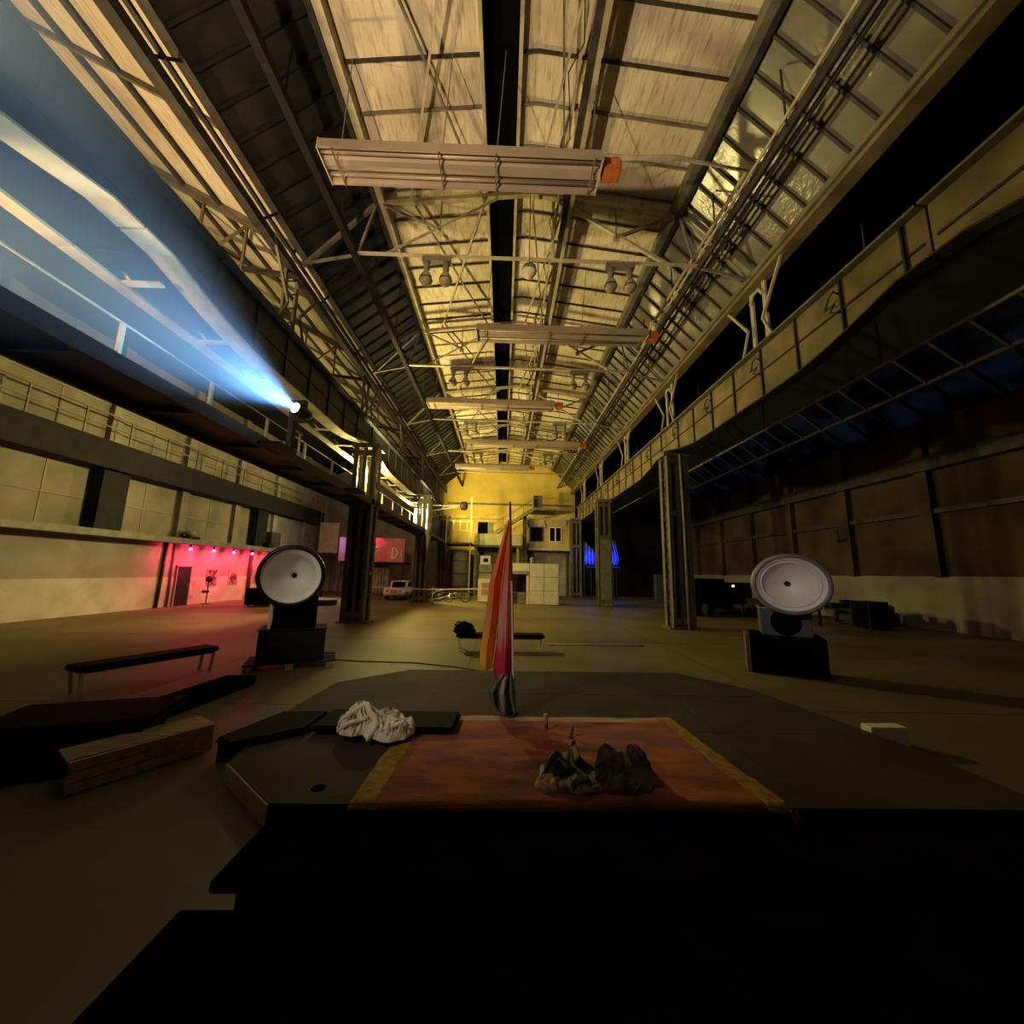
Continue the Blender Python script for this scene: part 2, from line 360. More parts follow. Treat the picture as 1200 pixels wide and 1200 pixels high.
# aisle roofs
def slab(pts, name, mat, th=.12):
    q = [V(p) for p in pts]
    return struct(MB().hexa(q + [v + V((0, 0, th)) for v in q]).build(name, mat))
al = slab([(-6.5, Y0, 10.92), (-6.5, Y1, 10.92), (-12, Y1, 14.0), (-12, Y0, 14.0)], 'ceiling_left', 'roof')
slab([(-12, Y0, 14.0), (-12, Y1, 14.0), (XL - .3, Y1, 11.3), (XL - .3, Y0, 11.3)], 'ceiling_left_outer', 'roof_shaded')
m = MB()
for k in range(1, 5):
    x = -6.5 - 1.1 * k; z = 10.92 + .616 * k
    m.bar((x, Y0, z - .07), (x, Y1, z - .07), .1, .13)
m.build('purlin', 'steel_dark', al)
for yy in TR + [0.8, 6.6, 12.4, 18.2, 24.0]:
    MB().bar((-6.5, yy, 10.85), (-11.8, yy, 13.8), .07, .1).build('rafter', 'steel', al)
ar = slab([(6.5, Y0, 10.5), (6.5, Y1, 10.5), (12, Y1, 13.4), (12, Y0, 13.4)], 'ceiling_right', 'roof_shaded')
struct(MB().hexa([(12, Y0, 13.4), (12, Y1, 13.4), (15.3, Y1, 11.0), (15.3, Y0, 11.0), (12, Y0, 13.52), (12, Y1, 13.52), (15.3, Y1, 11.12), (15.3, Y0, 11.12)]).build('ceiling_right_outer', 'roof_shaded'))
# row of skylight panes on the outer slope of the right aisle, night sky behind
m = bpy.data.materials.new('clear_pane'); m.use_nodes = True; nt = m.node_tree
for nn in list(nt.nodes): nt.nodes.remove(nn)
o_ = nt.nodes.new('ShaderNodeOutputMaterial'); tr = nt.nodes.new('ShaderNodeBsdfTransparent'); gl = nt.nodes.new('ShaderNodeBsdfGlossy'); mx = nt.nodes.new('ShaderNodeMixShader')
tcn = nt.nodes.new('ShaderNodeTexCoord'); nz = nt.nodes.new('ShaderNodeTexNoise'); nz.inputs['Scale'].default_value = .6; rp = nt.nodes.new('ShaderNodeValToRGB')
rp.color_ramp.elements[0].position = .4; rp.color_ramp.elements[1].position = .62; rp.color_ramp.elements[0].color = (.12, .12, .12, 1); rp.color_ramp.elements[1].color = (.8, .85, .9, 1)
nt.links.new(tcn.outputs['Object'], nz.inputs['Vector']); nt.links.new(nz.outputs['Fac'], rp.inputs['Fac']); nt.links.new(rp.outputs['Color'], tr.inputs['Color'])
gl.inputs['Roughness'].default_value = .25; gl.inputs['Color'].default_value = (.3, .3, .3, 1); mx.inputs[0].default_value = .12
nt.links.new(tr.outputs[0], mx.inputs[1]); nt.links.new(gl.outputs[0], mx.inputs[2]); nt.links.new(mx.outputs[0], o_.inputs['Surface'])
MT['pane'] = m
wn = struct(MB().hexa([(15.3, Y0, 11.0), (15.3, Y1, 11.0), (XR, Y1, 9.0), (XR, Y0, 9.0), (15.3, Y0, 11.04), (15.3, Y1, 11.04), (XR, Y1, 9.04), (XR, Y0, 9.04)]).build('window_4', 'pane'))
for k in range(32): MB().bar((15.3, Y0 + k * 1.3, 10.95), (XR, Y0 + k * 1.3, 8.95), .09, .12).build('glazing_bar', 'bar', wn)
MB().bar((16.6, Y0, 9.98), (16.6, Y1, 9.98), .14, .14).build('transom', 'bar', wn)

# ------------------------------------------------------------------ roof trusses
def truss(Y):
    t = thing('roof_truss', '', 'truss', (0, Y, 10.65), 0, 'roof trusses of the nave')
    zt = 10.65
    MB().angle((-4.75, Y, zt), (4.75, Y, zt), .11, .02).build('tie_beam', 'steel_pale', t)
    for s in (-1, 1): MB().bar((s * 4.75, Y, zt), (s * 6.25, Y, 10.3), .05, .07).build('tie_end', 'steel', t)
    for s in (-1, 1): MB().bar((s * 4.2, Y, 12.3), (0, Y, 12.85), .13, .12).build('top_chord', 'steel_pale', t)
    for s in (-1, 1):
        MB().angle((s * 4.15, Y, 12.25), (s * 2.5, Y, 11.5), .07).build('diagonal', 'steel', t)
        MB().angle((s * 4.0, Y, zt), (s * .9, Y, 12.6), .08).build('diagonal', 'steel_pale', t)
        MB().bar((s * 2.5, Y, 11.45), (s * 2.5, Y, 12.5), .035).build('post', 'steel', t)
        MB().bar((s * 4.75, Y, zt), (s * 4.35, Y, 12.3), .06).build('post', 'steel', t)
        MB().angle((s * 4.35, Y, 12.3), (s * 6.2, Y, 10.25), .09).build('rafter', 'steel', t)
        MB().box(s * 2.5 - .09, s * 2.5 + .09, Y - .015, Y + .015, 11.38, 11.56).build('gusset', 'steel_pale', t)
    return t
t0 = truss(TR[1]); names = {0: 'roof truss nearest the camera, above the top edge of the view', 1: 'steel roof truss just beyond the big first tube heater, lamp pairs on its tie',
  2: 'second steel roof truss, beyond the tube heater hung right of the skylight', 3: 'third steel roof truss, over the pale cross tie beyond the left hung heater',
  4: 'fourth steel roof truss, small, in front of the far yellow gable', 5: 'farthest steel roof truss, close against the yellow gable wall'}
t0['label'] = names[1]
for i in (2, 3, 4, 5): dup(t0, (0, TR[i], 10.65), 0, names[i])

def aisle_truss(Y, label):
    t = thing('aisle_truss', label, 'truss', (-9.2, Y, 9.9), 0, 'left aisle roof trusses')
    MB().angle((-6.5, Y, 9.95), (-11.9, Y, 10.6), .1, .02).build('tie_beam', 'steel_dark', t)
    MB().bar((-6.5, Y, 10.75), (-11.9, Y, 13.7), .1, .12).build('top_chord', 'steel', t)
    for a, b in (((-6.6, 10.0), (-7.9, 11.5)), ((-7.9, 11.5), (-9.2, 10.3)), ((-9.2, 10.3), (-10.5, 12.95)), ((-7.9, 11.5), (-7.9, 10.1)), ((-9.2, 10.3), (-9.2, 12.2))):
        MB().bar((a[0], Y, a[1]), (b[0], Y, b[1]), .06).build('web_member', 'steel', t)
    return t
for i in range(0, 5): aisle_truss(TR[i] + .05, 'left aisle roof truss above the left crane girder, %s one from the camera' % ('first', 'second', 'third', 'fourth', 'fifth')[i])

# wind bracing rods under the boards
n = 0
for i in range(0, 4):
    a, b = TR[i], TR[i + 1]
    for j, (x0, x1) in enumerate(((-3.4, -1.3), (.1, 1.0))):
        t = thing('cross_brace', ('crossed brace rods under the roof %s of the dark skylight, %s' % (('left', 'right')[j], ('above the nearest tube heater', 'between first and second truss', 'between second and third truss', 'between third and fourth truss')[i])), 'brace', ((x0 + x1) / 2, a, 12.5), 0, 'roof bracing')
        MB().bar((x0, a, 12.55), (x1, b, 12.55), .05).build('rod', 'steel', t); MB().bar((x1, a, 12.5), (x0, b, 12.5), .05).build('rod', 'steel_pale', t)
# longitudinal tray and pipes
t = thing('cable_tray', 'long dark cable tray with pale side rail running under the roof right of the skylight', 'cable tray', (1.1, 17, 12.4))
MB().box(.98, 1.14, Y0, Y1, 12.38, 12.5).build('tray', 'steel_dark', t); MB().box(1.14, 1.24, Y0, Y1, 12.3, 12.52).build('side_rail', 'steel_pale', t); MB().box(.8, .86, Y0, Y1, 12.42, 12.52).build('conduit', 'steel_pale', t)
m = MB()
for k in range(18): m.bar((1.05, 1 + k * 2, 12.5), (1.05, 1 + k * 2, 13.0), .03)
m.build('hanger', 'steel', t)
m = MB()
pts = [(.75 + .13 * math.sin(k * 2.1), .5 + k * .55, 12.42 + .1 * math.cos(k * 1.7)) for k in range(60)]
m.tube(pts, .014, 6).build('loose_cable', 'cable', t)
t = thing('heating_pipe', 'pair of dark heating pipes with a pale upper edge, running below the right glazing', 'pipe', (4.75, 17, 10.5))
MB().tube([(4.7, Y0, 10.74), (4.7, Y1, 10.74)], .032).build('pipe', 'steel_pale', t); MB().tube([(4.84, Y0, 10.64), (4.84, Y1, 10.64)], .06).build('pipe', 'steel_dark', t); MB().tube([(5.1, Y0, 10.72), (5.1, Y1, 10.72)], .05).build('pipe', 'steel_dark', t)
m = MB()
for k in range(15): m.bar((4.75, 1 + k * 2.5, 10.6), (4.75, 1 + k * 2.5, 11.95), .03)
m.build('hanger', 'steel_dark', t)
t = thing('longitudinal_beam', 'dark beam running the length of the hall under the left glazing', 'beam', (-4.8, 17, 10.6))
MB().box(-4.88, -4.72, Y0, Y1, 10.55, 10.75).build('beam', 'dark', t)
m = MB()
for k in range(15): m.bar((-4.8, 1 + k * 2.5, 10.7), (-4.8, 1 + k * 2.5, 11.9), .04)
m.build('hanger', 'steel_dark', t)
t = tag(MB().tube([(.9, 6.75, 10.62), (3.0, 6.9, 10.95), (4.62, 7.0, 10.8), (4.62, 13, 10.9)], .045).build('gas_pipe', 'steel_pale', None, True), 'thin pale gas pipe leading from the nearest heater burner to the right glazing', 'pipe')

# ------------------------------------------------------------------ tube heaters
def heater(x0, x1, Y, z, label):
    t = thing('tube_heater', label, 'heater', ((x0 + x1) / 2, Y, z), 0, 'radiant tube heaters hung from the roof')
    prof = [(-.36, .02), (-.33, .03), (-.3, .13), (-.14, .15), (-.1, .07), (0, .05), (.1, .07), (.14, .15), (.3, .13), (.33, .03), (.36, .02), (.38, .02), (.36, .24), (.2, .37), (0, .4), (-.2, .37), (-.36, .24), (-.38, .02)]
    MB().extrude([(Y + a, z + b) for a, b in prof], x0, x1).build('reflector', 'heater', t)
    MB().tube([(x1 - .1, Y, z + .16), (x1 + .1, Y, z + .16)], .05, 12).build('burner_tube', 'steel_dark', t, True)
    for dy in (-.22, .22): MB().tube([(x0 + .02, Y + dy, z + .1), (x1 - .02, Y + dy, z + .1)], .035, 10).build('radiant_tube', 'heater', t, True)
    for x in (x0, x1): MB().extrude([(Y + a, z + b) for a, b in ((-.38, .0), (.38, 0), (.36, .26), (0, .42), (-.36, .26))], x - .012, x + .012).build('end_plate', 'steel_pale', t)
    MB().box(x1 + .06, x1 + .42, Y - .2, Y + .12, z + .02, z + .3).build('burner_box', 'orange', t, bevel=.02)
    for f in (.05, .42, .62, .97):
        x = x0 + (x1 - x0) * f; m = MB()
        m.bar((x, Y - .38, z), (x, Y + .38, z), .03, .02); m.bar((x, Y - .36, z), (x, Y - .1, z + .45), .02); m.bar((x, Y + .36, z), (x, Y + .1, z + .45), .02)
        m.bar((x, Y, z + .4), (x + .15, Y - .2, rz_(x) - .02), .018); m.build('hanger', 'steel', t)
    return t
heater(-4.35, 1.3, 6.75, 10.15, 'biggest tube heater nearest the camera, its orange burner right of the dark skylight')
heater(-1.6, 4.3, 12.3, 10.15, 'second tube heater, hung right of the dark skylight towards the right glazing')
heater(-4.4, 1.85, 18, 10.1, 'third tube heater, hung across the left half with orange burner box near centre')
heater(-3.1, 4.2, 23.6, 10.02, 'fourth tube heater, a thin bar far down the hall')
heater(-4.35, 1.35, 29, 9.98, 'farthest tube heater, pale bar before the yellow gable')

# ------------------------------------------------------------------ high bay lamp pairs
def lamp_pair(x, Y, label):
    t = thing('lamp_pair', label, 'lamp', (x, Y, 9.85), 0, 'twin globe lamps under the truss ties')
    MB().box(x - .4, x + .4, Y - .07, Y + .07, 10.5, 10.64).build('mounting_bar', 'steel', t)
    for s in (-1, 1):
        cx = x + s * .27
        MB().lathe([(.05, .62), (.085, .6), (.09, .36), (.06, .33), (.07, .28)], (cx, Y, 9.92), n=14, cap=True).build('ballast_housing', 'steel', t, True)
        MB().bar((cx, Y, 10.5), (cx, Y, 10.55), .05).build('stem', 'steel', t)
        gl_ = MB().lathe([(.07, .3), (.1, .24), (.16, .12), (.175, .03), (.15, -.06), (.09, -.12), (.0, -.14)], (cx, Y, 9.92), n=18).build('globe', 'globe', t, True)
        MB().lathe([(.178, .05), (.186, .03), (.178, .01)], (cx, Y, 9.92), n=18).build('rim_band', 'steel_dark', gl_, True)
    return t
for i, yy in enumerate((TR[1], TR[2], TR[3], TR[4])):
    w = ('first', 'second', 'third', 'fourth')[i]
    lamp_pair(-2.55, yy, 'twin globe lamps on the %s truss from the camera, left of the skylight' % w)
    lamp_pair(2.58, yy, 'twin globe lamps on the %s truss from the camera, right of the skylight' % w)
t = thing('pendant_lamp', 'single round cream pendant lamp on a long rod right of the skylight', 'lamp', (.02, 9.3, 10.0))
MB().tube([(.02, 9.3, 10.35), (.02, 9.3, 13.05)], .015, 8).build('rod', 'steel', t)
MB().lathe([(.0, -.2), (.12, -.16), (.2, -.03), (.2, .05), (.12, .16), (.04, .2)], (.02, 9.3, 10.15), (.1, -.3, 1), 20).build('globe', 'flange', t, True)
MB().lathe([(.21, .03), (.16, .15), (.06, .23), (.0, .23)], (.02, 9.3, 10.15), (.1, -.3, 1), 20).build('hood', 'steel', t, True)

# ------------------------------------------------------------------ columns
def column(x, Y, label, open_top):
    t = thing('column', label, 'column', (x, Y, 0), 0, 'riveted columns between nave and aisles')
    lo_top = 4.5 if open_top else 6.98
    for s in (-1, 1):
        m = MB(); cx = x + s * .42
        for d in (-1, 1):
            m.box(cx - .02, cx + .02, Y + d * .3 - .12, Y + d * .3 + .12, .05, 6.98)
            m.box(min(cx, cx - s * .16), max(cx, cx - s * .16), Y + d * .34 - .015, Y + d * .34 + .015, .05, 6.98)
        m.build('upright', 'column', t)
        m = MB(); z = .3; k = 0
        while z < 6.8:
            a, b = (-.2, .2) if k % 2 else (.2, -.2)
            m.bar((cx, Y + a, z), (cx, Y + b, z + .42), .014, .06, (1, 0, 0)); z += .42; k += 1
        m.build('lacing', 'column', t)
    MB().box(x - .4, x + .4, Y - .05, Y + .05, .05, lo_top).build('web_plate', 'steel_dark', t)
    for d in (-1, 1): MB().box(x - .07, x + .07, Y + d * .3 - .03, Y + d * .3 + .03, .05, 6.98).build('centre_rib', 'column', t)
    m = MB()
    for z in ((.3, 4.55, 6.75)):
        for d in (-1, 1): m.box(x - .42, x + .42, Y + d * .365 - .01, Y + d * .365 + .01, z - .12, z + .12)
    m.build('batten_plate', 'column', t)
    MB().box(x - .6, x + .6, Y - .42, Y + .42, 0, .05).build('base_plate', 'column', t)
    MB().box(x - .55, x + .55, Y - .38, Y + .38, 6.98, 7.16).build('cap_plate', 'steel', t)
    return t
column(-6.25, 15.65, 'near left column rising through the catwalk, floodlight glowing behind its top', True)
column(-5.95, 26.1, 'far left column beside the white car, floodlight behind its top', True)
c = column(6.6, 15.6, 'big laced column on the right with a pale downpipe, left of the right horn', False)
MB().tube([(6.72, 15.15, .05), (6.72, 15.15, 4.2), (6.68, 15.15, 7.0)], .06).build('downpipe', 'steel_pale', c, True)
c = column(6.3, 26.1, 'far right column standing in front of the blue glow', False)
MB().box(5.8, 6.8, 25.74, 25.79, 0, 4.6).build('cover_plate', 'green_grey', c)
column(6.1, 35.0, 'farthest right column, beside the office cabin under the girder end', False)
column(-6.0, 35.0, 'farthest left column in the dark behind the scrap heap', False)

# ------------------------------------------------------------------ crane girders
def girder(sx, ya, yb, label, mat):
    x = sx * EV; t = thing('crane_girder', label, 'girder', (x, (ya + yb) / 2, 7.2), 0, 'fish-bellied crane girders')
    def zb(yv):
        d = min(yv - ya, yb - yv); 
        q = min(max((d - .5) / 2.8, 0), 1); return 7.18 - .43 * math.sin(q * PI / 2)
    ys = [ya + .02, ya + .5] + [ya + .5 + 2.8 * k / 9 for k in range(1, 10)]; ys = ys + [ya + yb - q for q in ys[::-1]]
    top = [(v, 8.12) for v in (yb - .02, ya + .02)]
    MB().extrude([(v, zb(v)) for v in ys] + top, x - .02, x + .02).build('web', mat, t)
    MB().box(x - .2, x + .2, ya + .02, yb - .02, 8.12, 8.17).build('top_flange', 'steel' if sx > 0 else 'girder_grey', t)
    m = MB()
    for a, b in zip(ys, ys[1:]): m.bar((x, a, zb(a) - .02), (x, b, zb(b) - .02), .42 if sx < 0 else .3, .04)
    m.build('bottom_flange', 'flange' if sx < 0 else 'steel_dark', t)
    MB().box(x - .04, x + .04, ya + .02, yb - .02, 8.17, 8.27).build('crane_rail', 'steel_dark', t)
    k = 0; v = ya + .4
    while v < yb - .2:
        MB().box(x - sx * .02 - .05, x - sx * .02 + .05, v - .02, v + .02, zb(v), 8.12).build('stiffener', 'steel_dark' if sx > 0 else 'girder_grey', t); v += 1.24
    MB().bar((x - sx * .035, ya + .1, 7.5), (x - sx * .035, yb - .1, 7.5), .02, .05).build('conduit', 'steel_dark' if sx > 0 else 'girder_grey', t)
    if sx > 0:
        v = ya + 1.64
        while v < yb - 1:
            MB().tube([(x - .05, v, 7.8), (x - .16, v + .04, 7.9), (x - .2, v + .12, 7.78), (x - .1, v + .3, 7.74), (x - .18, v + .26, 7.6), (x - .1, v + .1, 7.66), (x - .16, v + .16, 7.5), (x - .05, v, 7.4)], .02, 6).build('cable_bracket', 'steel_dark', t, True); v += 2.48
    else:      # horizontal bracing girder on the outer side
        xo = x - .95
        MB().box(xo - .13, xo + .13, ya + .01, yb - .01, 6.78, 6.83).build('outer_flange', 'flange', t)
        for q in range(int((yb - ya) / 1.7)):
            v = ya + .8 + q * 1.7
            m = MB(); m.box(xo + .1, x - .18, v - .06, v + .06, 6.8, 6.84); m.bar((xo + .25, v, 6.84), (xo + .05, v, 7.05), .05); m.build('cross_strut', 'flange', t)
    return t
girder(-1, -3.9, 5.3, 'left crane girder span closest to the camera, running out of view', 'girder_grey')
girder(-1, 5.3, 15.65, 'left crane girder span over the spotlight, with pale lit flange below', 'girder_grey')
girder(-1, 15.65, 26.1, 'left crane girder span beyond the near left column', 'girder_grey')
girder(-1, 26.1, 35.2, 'left crane girder span nearest the far wall', 'girder_grey')
girder(1, -3.9, 5.3, 'right crane girder span closest to the camera, running out of view', 'girder_ochre')
girder(1, 5.3, 15.6, 'ochre right crane girder span in front of the big right column', 'girder_ochre')
girder(1, 15.6, 26.1, 'right crane girder span between the big column and the one at the blue glow', 'girder_ochre')
girder(1, 26.1, 35.2, 'right crane girder span nearest the far wall', 'girder_ochre')
# posts standing on the girders and carrying the eaves
def post(s, Y, label):
    x = s * 6.3; t = thing('eaves_post', label, 'post', (x, Y, 8.17), 0, 'posts from crane girders to eaves')
    mt = 'steel_pale' if s > 0 else 'steel'
    for d in (-.26, .26): MB().box(x - .03 + s * .15, x + .03 + s * .15, Y + d - .06, Y + d + .06, 8.17, 10.06).build('leg', mt, t)
    if s < 0:
        m = MB()
        for k in range(4): m.bar((x + s * .15, Y - .24, 8.3 + k * .42), (x + s * .15, Y + .24, 8.7 + k * .42), .04)
        m.build('lacing', mt, t)
    MB().tube([(x + s * .1, Y - .25, 9.7), (x + s * .1, Y - .12, 9.93), (x + s * .1, Y + .12, 9.93), (x + s * .1, Y + .26, 9.7)], .05, 8).build('arch', mt, t, True)
    m = MB(); 
    for d in (-1, 1): m.bar((x, Y + d * .3, 8.9), (x, Y + d * 1.15, 10.08), .06); m.bar((x, Y + d * .3, 8.9), (x, Y + d * .62, 8.2), .05)
    m.build('knee_brace', mt, t)
    return t
for s, sd in ((-1, 'left'), (1, 'right')):
    for i in range(1, 6):
        post(s, TR[i], 'forked eaves post on the %s crane girder, %s from the camera' % (sd, ('', 'nearest', 'second', 'third', 'fourth', 'farthest')[i]))

# ------------------------------------------------------------------ catwalk along the left columns
t = thing('catwalk', 'dark steel catwalk along the left columns with a thin railing', 'catwalk', (-6.4, 16, 4.7))
CX0, CX1 = -6.95, -5.85
MB().box(CX0, CX1, Y0 + .1, 34.5, 4.74, 4.8).build('deck', 'steel_dark', t)
MB().box(CX1 - .04, CX1 + .04, Y0 + .1, 34.5, 4.62, 4.86).build('edge_beam', 'girder_grey', t); MB().box(CX0 - .04, CX0 + .04, Y0 + .1, 34.5, 4.62, 4.86).build('edge_beam', 'steel_dark', t)
for k in range(20): MB().box(CX0, CX1, -3 + k * 1.9, -2.94 + k * 1.9, 4.66, 4.74).build('joist', 'steel_dark', t)
for k in range(18): MB().bar((CX0, -2 + k * 2.0, 4.8), (CX0, -2 + k * 2.0, 6.0), .06).build('railing_post', 'steel_pale', t)
for z in (6.0, 5.45): MB().tube([(CX0, Y0 + .2, z), (CX0, 34.4, z)], .02, 8).build('handrail', 'steel_pale', t)
for yy in (8.0, 12.6): MB().box(CX1, CX1 + .5, yy, yy + .7, 4.64, 4.7).build('bracket_plate', 'steel_dark', t)
for k in range(6):
    yy = 5 + k * 2.1; MB().tube([(CX0 + .02, yy, 5.35), (CX0 + .06, yy + .12, 5.27), (CX0 + .02, yy + .26, 5.35), (CX0 + .06, yy + .4, 5.27)], .025, 6).build('cable_clip', 'steel_pale', t)

# ------------------------------------------------------------------ spotlight with its haze
SP = V((-5.52, 8.75, 5.78)); AIM = V((-6.6, 4.0, 6.05))
ax = (AIM - SP).normalized()
t = thing('spotlight', 'bright blue-white spotlight on a dark post at the catwalk edge', 'spotlight', (-5.6, 9.15, 4.86))
MB().box(-5.84, -5.72, 9.05, 9.2, 4.87, 6.05).build('post', 'steel_dark', t)
MB().box(-5.76, -5.44, 9.0, 9.12, 5.55, 6.1).build('yoke', 'steel_dark', t)
MB().lathe([(.1, .42), (.13, .36), (.13, .05), (.15, 0), (.15, -.06), (.13, -.06), (.125, 0.0)], SP - ax * .02, -ax, 24).build('housing', 'steel_dark', t, True)
MB().lathe([(.12, 0), (.06, .012), (0.0, .016)], SP, ax, 24).build('lens', 'led_blue', t, True)
m = MB()
for yy in (9.3, 9.6): m.tube([(-5.82, yy, 4.87), (-5.82, yy, 5.45)], .025, 8)
m.bar((-5.82, 9.1, 5.45), (-5.82, 9.7, 5.45), .04)
m.build('clamp', 'steel_pale', t)
hz = bpy.data.materials.new('haze'); hz.use_nodes = True; nt = hz.node_tree
for nn in list(nt.nodes): nt.nodes.remove(nn)
o_ = nt.nodes.new('ShaderNodeOutputMaterial'); vs = nt.nodes.new('ShaderNodeVolumeScatter'); vs.inputs['Anisotropy'].default_value = .3
vs.inputs['Color'].default_value = (.42, .66, 1, 1); nt.links.new(vs.outputs[0], o_.inputs['Volume'])
HZ_T = math.tan(math.radians(24)); L = 6.8
def nd(op, a, b=None):       # small helper for the falloff: density fades towards the rim of the fan and with distance
    q = nt.nodes.new('ShaderNodeMath'); q.operation = op
    for k, v in enumerate((a, b)):
        if v is None: continue
        if isinstance(v, (int, float)): q.inputs[k].default_value = v
        else: nt.links.new(v, q.inputs[k])
    return q.outputs[0]
tcv = nt.nodes.new('ShaderNodeTexCoord'); spv = nt.nodes.new('ShaderNodeSeparateXYZ'); nt.links.new(tcv.outputs['Object'], spv.inputs[0])
rad = nd('SQRT', nd('ADD', nd('MULTIPLY', spv.outputs[0], spv.outputs[0]), nd('MULTIPLY', spv.outputs[1], spv.outputs[1])))
rel = nd('DIVIDE', rad, nd('ADD', nd('MULTIPLY', spv.outputs[2], HZ_T), .13))
fall = nd('POWER', nd('MAXIMUM', nd('SUBTRACT', 1.0, rel), 0.0), .8)
nzv = nt.nodes.new('ShaderNodeTexNoise'); nzv.inputs['Scale'].default_value = .7; nt.links.new(tcv.outputs['Object'], nzv.inputs['Vector'])
nt.links.new(nd('MULTIPLY', fall, nd('ADD', nd('MULTIPLY', nzv.outputs['Fac'], .35), .12)), vs.inputs['Density'])
MT['haze'] = hz
bm_ = MB().lathe([(.13, 0.03), (.13 + HZ_T * L, L)], n=28, cap=True).bm
me_ = bpy.data.meshes.new('haze'); bm_.to_mesh(me_); bm_.free(); me_.materials.append(hz)
h = bpy.data.objects.new('haze', me_); COL.objects.link(h); h.location = SP; h.rotation_euler = ax.to_track_quat('Z', 'Y').to_euler()
tag(h, 'blue lit haze fanning out from the spotlight along the left girder', 'haze', kind='stuff')
light('SPOT', 'spot_beam', SP + ax * .05, 3000, (.3, .58, 1), .06, AIM, 52, 1.0)

# ------------------------------------------------------------------ floodlights on the catwalk
def flood(x, Y, label):
    t = thing('floodlight', label, 'floodlight', (x, Y, 4.8), 0, 'yellow floodlights behind the left columns')
    MB().box(x - .55, x + .55, Y + .0, Y + .08, 4.95, 6.5).build('panel', 'steel', t)
    MB().box(x - .5, x - .08, Y - .02, Y, 5.0, 6.45).build('led_bar', 'led', t); MB().box(x + .14, x + .5, Y - .02, Y, 5.0, 5.9).build('led_bar', 'led', t)
    MB().box(x - .3, x + .3, Y - .1, Y + .15, 4.86, 4.95).build('foot', 'steel_dark', t)
    return t
flood(-6.75, 17.0, 'yellow-white floodlight panel glowing behind the near left column')
flood(-6.45, 27.4, 'yellow-white floodlight panel glowing behind the far left column')

# ------------------------------------------------------------------ left aisle: wall things
def red_lamp(Y, label):
    t = thing('red_lamp', label, 'lamp', (-16.6, Y, 2.8), 0, 'row of red lamps under the ledge')
    MB().lathe([(0, -.09), (.06, -.06), (.085, 0), (.06, .06), (0, .09)], (-16.6, Y, 2.9), n=14).build('bulb', 'bulb_red', t, True)
    MB().lathe([(.06, .05), (.05, .18), (.02, .25)], (-16.6, Y, 2.92), n=12, cap=True).build('socket', 'dark', t, True)
    light('SPOT', 'red_glow', (XL + .8, Y, 2.98), 150, (1, .03, .1), .08, (XL + 1.0, Y, 0), 172, .15)
    light('SPOT', 'red_wash', (XL + .85, Y, 2.9), 330, (1, .02, .12), .08, (XL, Y, 2.35), 150, .4)
for i, Y in enumerate((20.2, 21.8, 23.4, 25.1, 26.9)):
    red_lamp(Y, ('leftmost red lamp under the wall ledge, above the dark door', 'second red lamp from the dark door', 'middle red lamp of the row under the ledge', 'fourth red lamp, just right of the wall pipes', 'red lamp closest to the left horn')[i])
d = struct(MB().box(XL, XL + .1, 20.35, 21.2, 0, 2.0).build('door_1', 'dark'))
MB().box(XL + .1, XL + .14, 21.05, 21.1, .95, 1.1).build('handle', 'metal', d)
m = MB()
for a in (20.28, 21.2): m.box(XL, XL + .13, a, a + .07, 0, 2.07)
m.box(XL, XL + .13, 20.28, 21.27, 2.0, 2.07); m.build('frame', 'wall_mid', d)
def poster(Y, label, dark):
    t = thing('poster', label, 'poster', (XL + .06, Y, 1.0), 0, 'posters on the red lit wall')
    MB().box(XL + .035, XL + .055, Y - .42, Y + .42, .95, 1.9).build('sheet', 'wall_mid', t)
    m = MB(); x0, x1 = XL + .055, XL + .062
    if dark == 0: m.extrude([(Y - .34, 1.0), (Y + .34, 1.0), (Y + .3, 1.4), (Y + .12, 1.5), (Y + .34, 1.7), (Y + .34, 1.86), (Y - .34, 1.86), (Y - .34, 1.7), (Y - .12, 1.5), (Y - .3, 1.4)], x0, x1)
    elif dark == 1: m.extrude([(Y - .32, 1.0), (Y + .32, 1.0), (Y + .3, 1.42), (Y + .16, 1.62), (Y, 1.72), (Y - .16, 1.62), (Y - .3, 1.42)], x0, x1)
    else: m.extrude([(Y - .26, 1.0), (Y + .3, 1.0), (Y + .1, 1.4), (Y + .24, 1.8), (Y - .2, 1.7), (Y - .3, 1.3)], x0, x1)
    m.build('print', 'paper', t)
poster(22.85, 'square dark poster with notched sides on the red lit wall', 0)
poster(24.6, 'poster with a dark rounded bust shape on the red lit wall', 1)
poster(26.9, 'faint poster right of the wall pipes, half behind the left horn', 2)
t = tag(MB().tube([(XL + .1, 19.4, 0), (XL + .1, 19.5, 3.15)], .07).build('wall_pipe', 'steel_dark', None, True), 'leaning dark pipe on the left wall, left of the dark door', 'pipe')
tag(MB().tube([(XL + .1, 20.0, 0), (XL + .1, 20.0, 3.15)], .05).build('wall_pipe', 'steel', None, True), 'thin pipe on the left wall directly beside the dark door frame', 'pipe')
tag(MB().tube([(XL + .14, 26.0, 0), (XL + .14, 26.0, 3.15)], .11).build('wall_pipe', 'steel_dark', None, True), 'thick riveted downpipe between the posters on the red lit wall', 'pipe')
t = thing('fan_stand', 'spindly dark stand with a small head, right of the dark door', 'stand', (XL + .6, 21.9, 0))
MB().tube([(XL + .6, 21.9, .03), (XL + .6, 21.9, 1.2)], .03, 8).build('pole', 'steel_dark', t)
MB().lathe([(0, .0), (.22, .0), (.2, .04), (.03, .06)], (XL + .6, 21.9, 0), n=16).build('base', 'steel_dark', t)
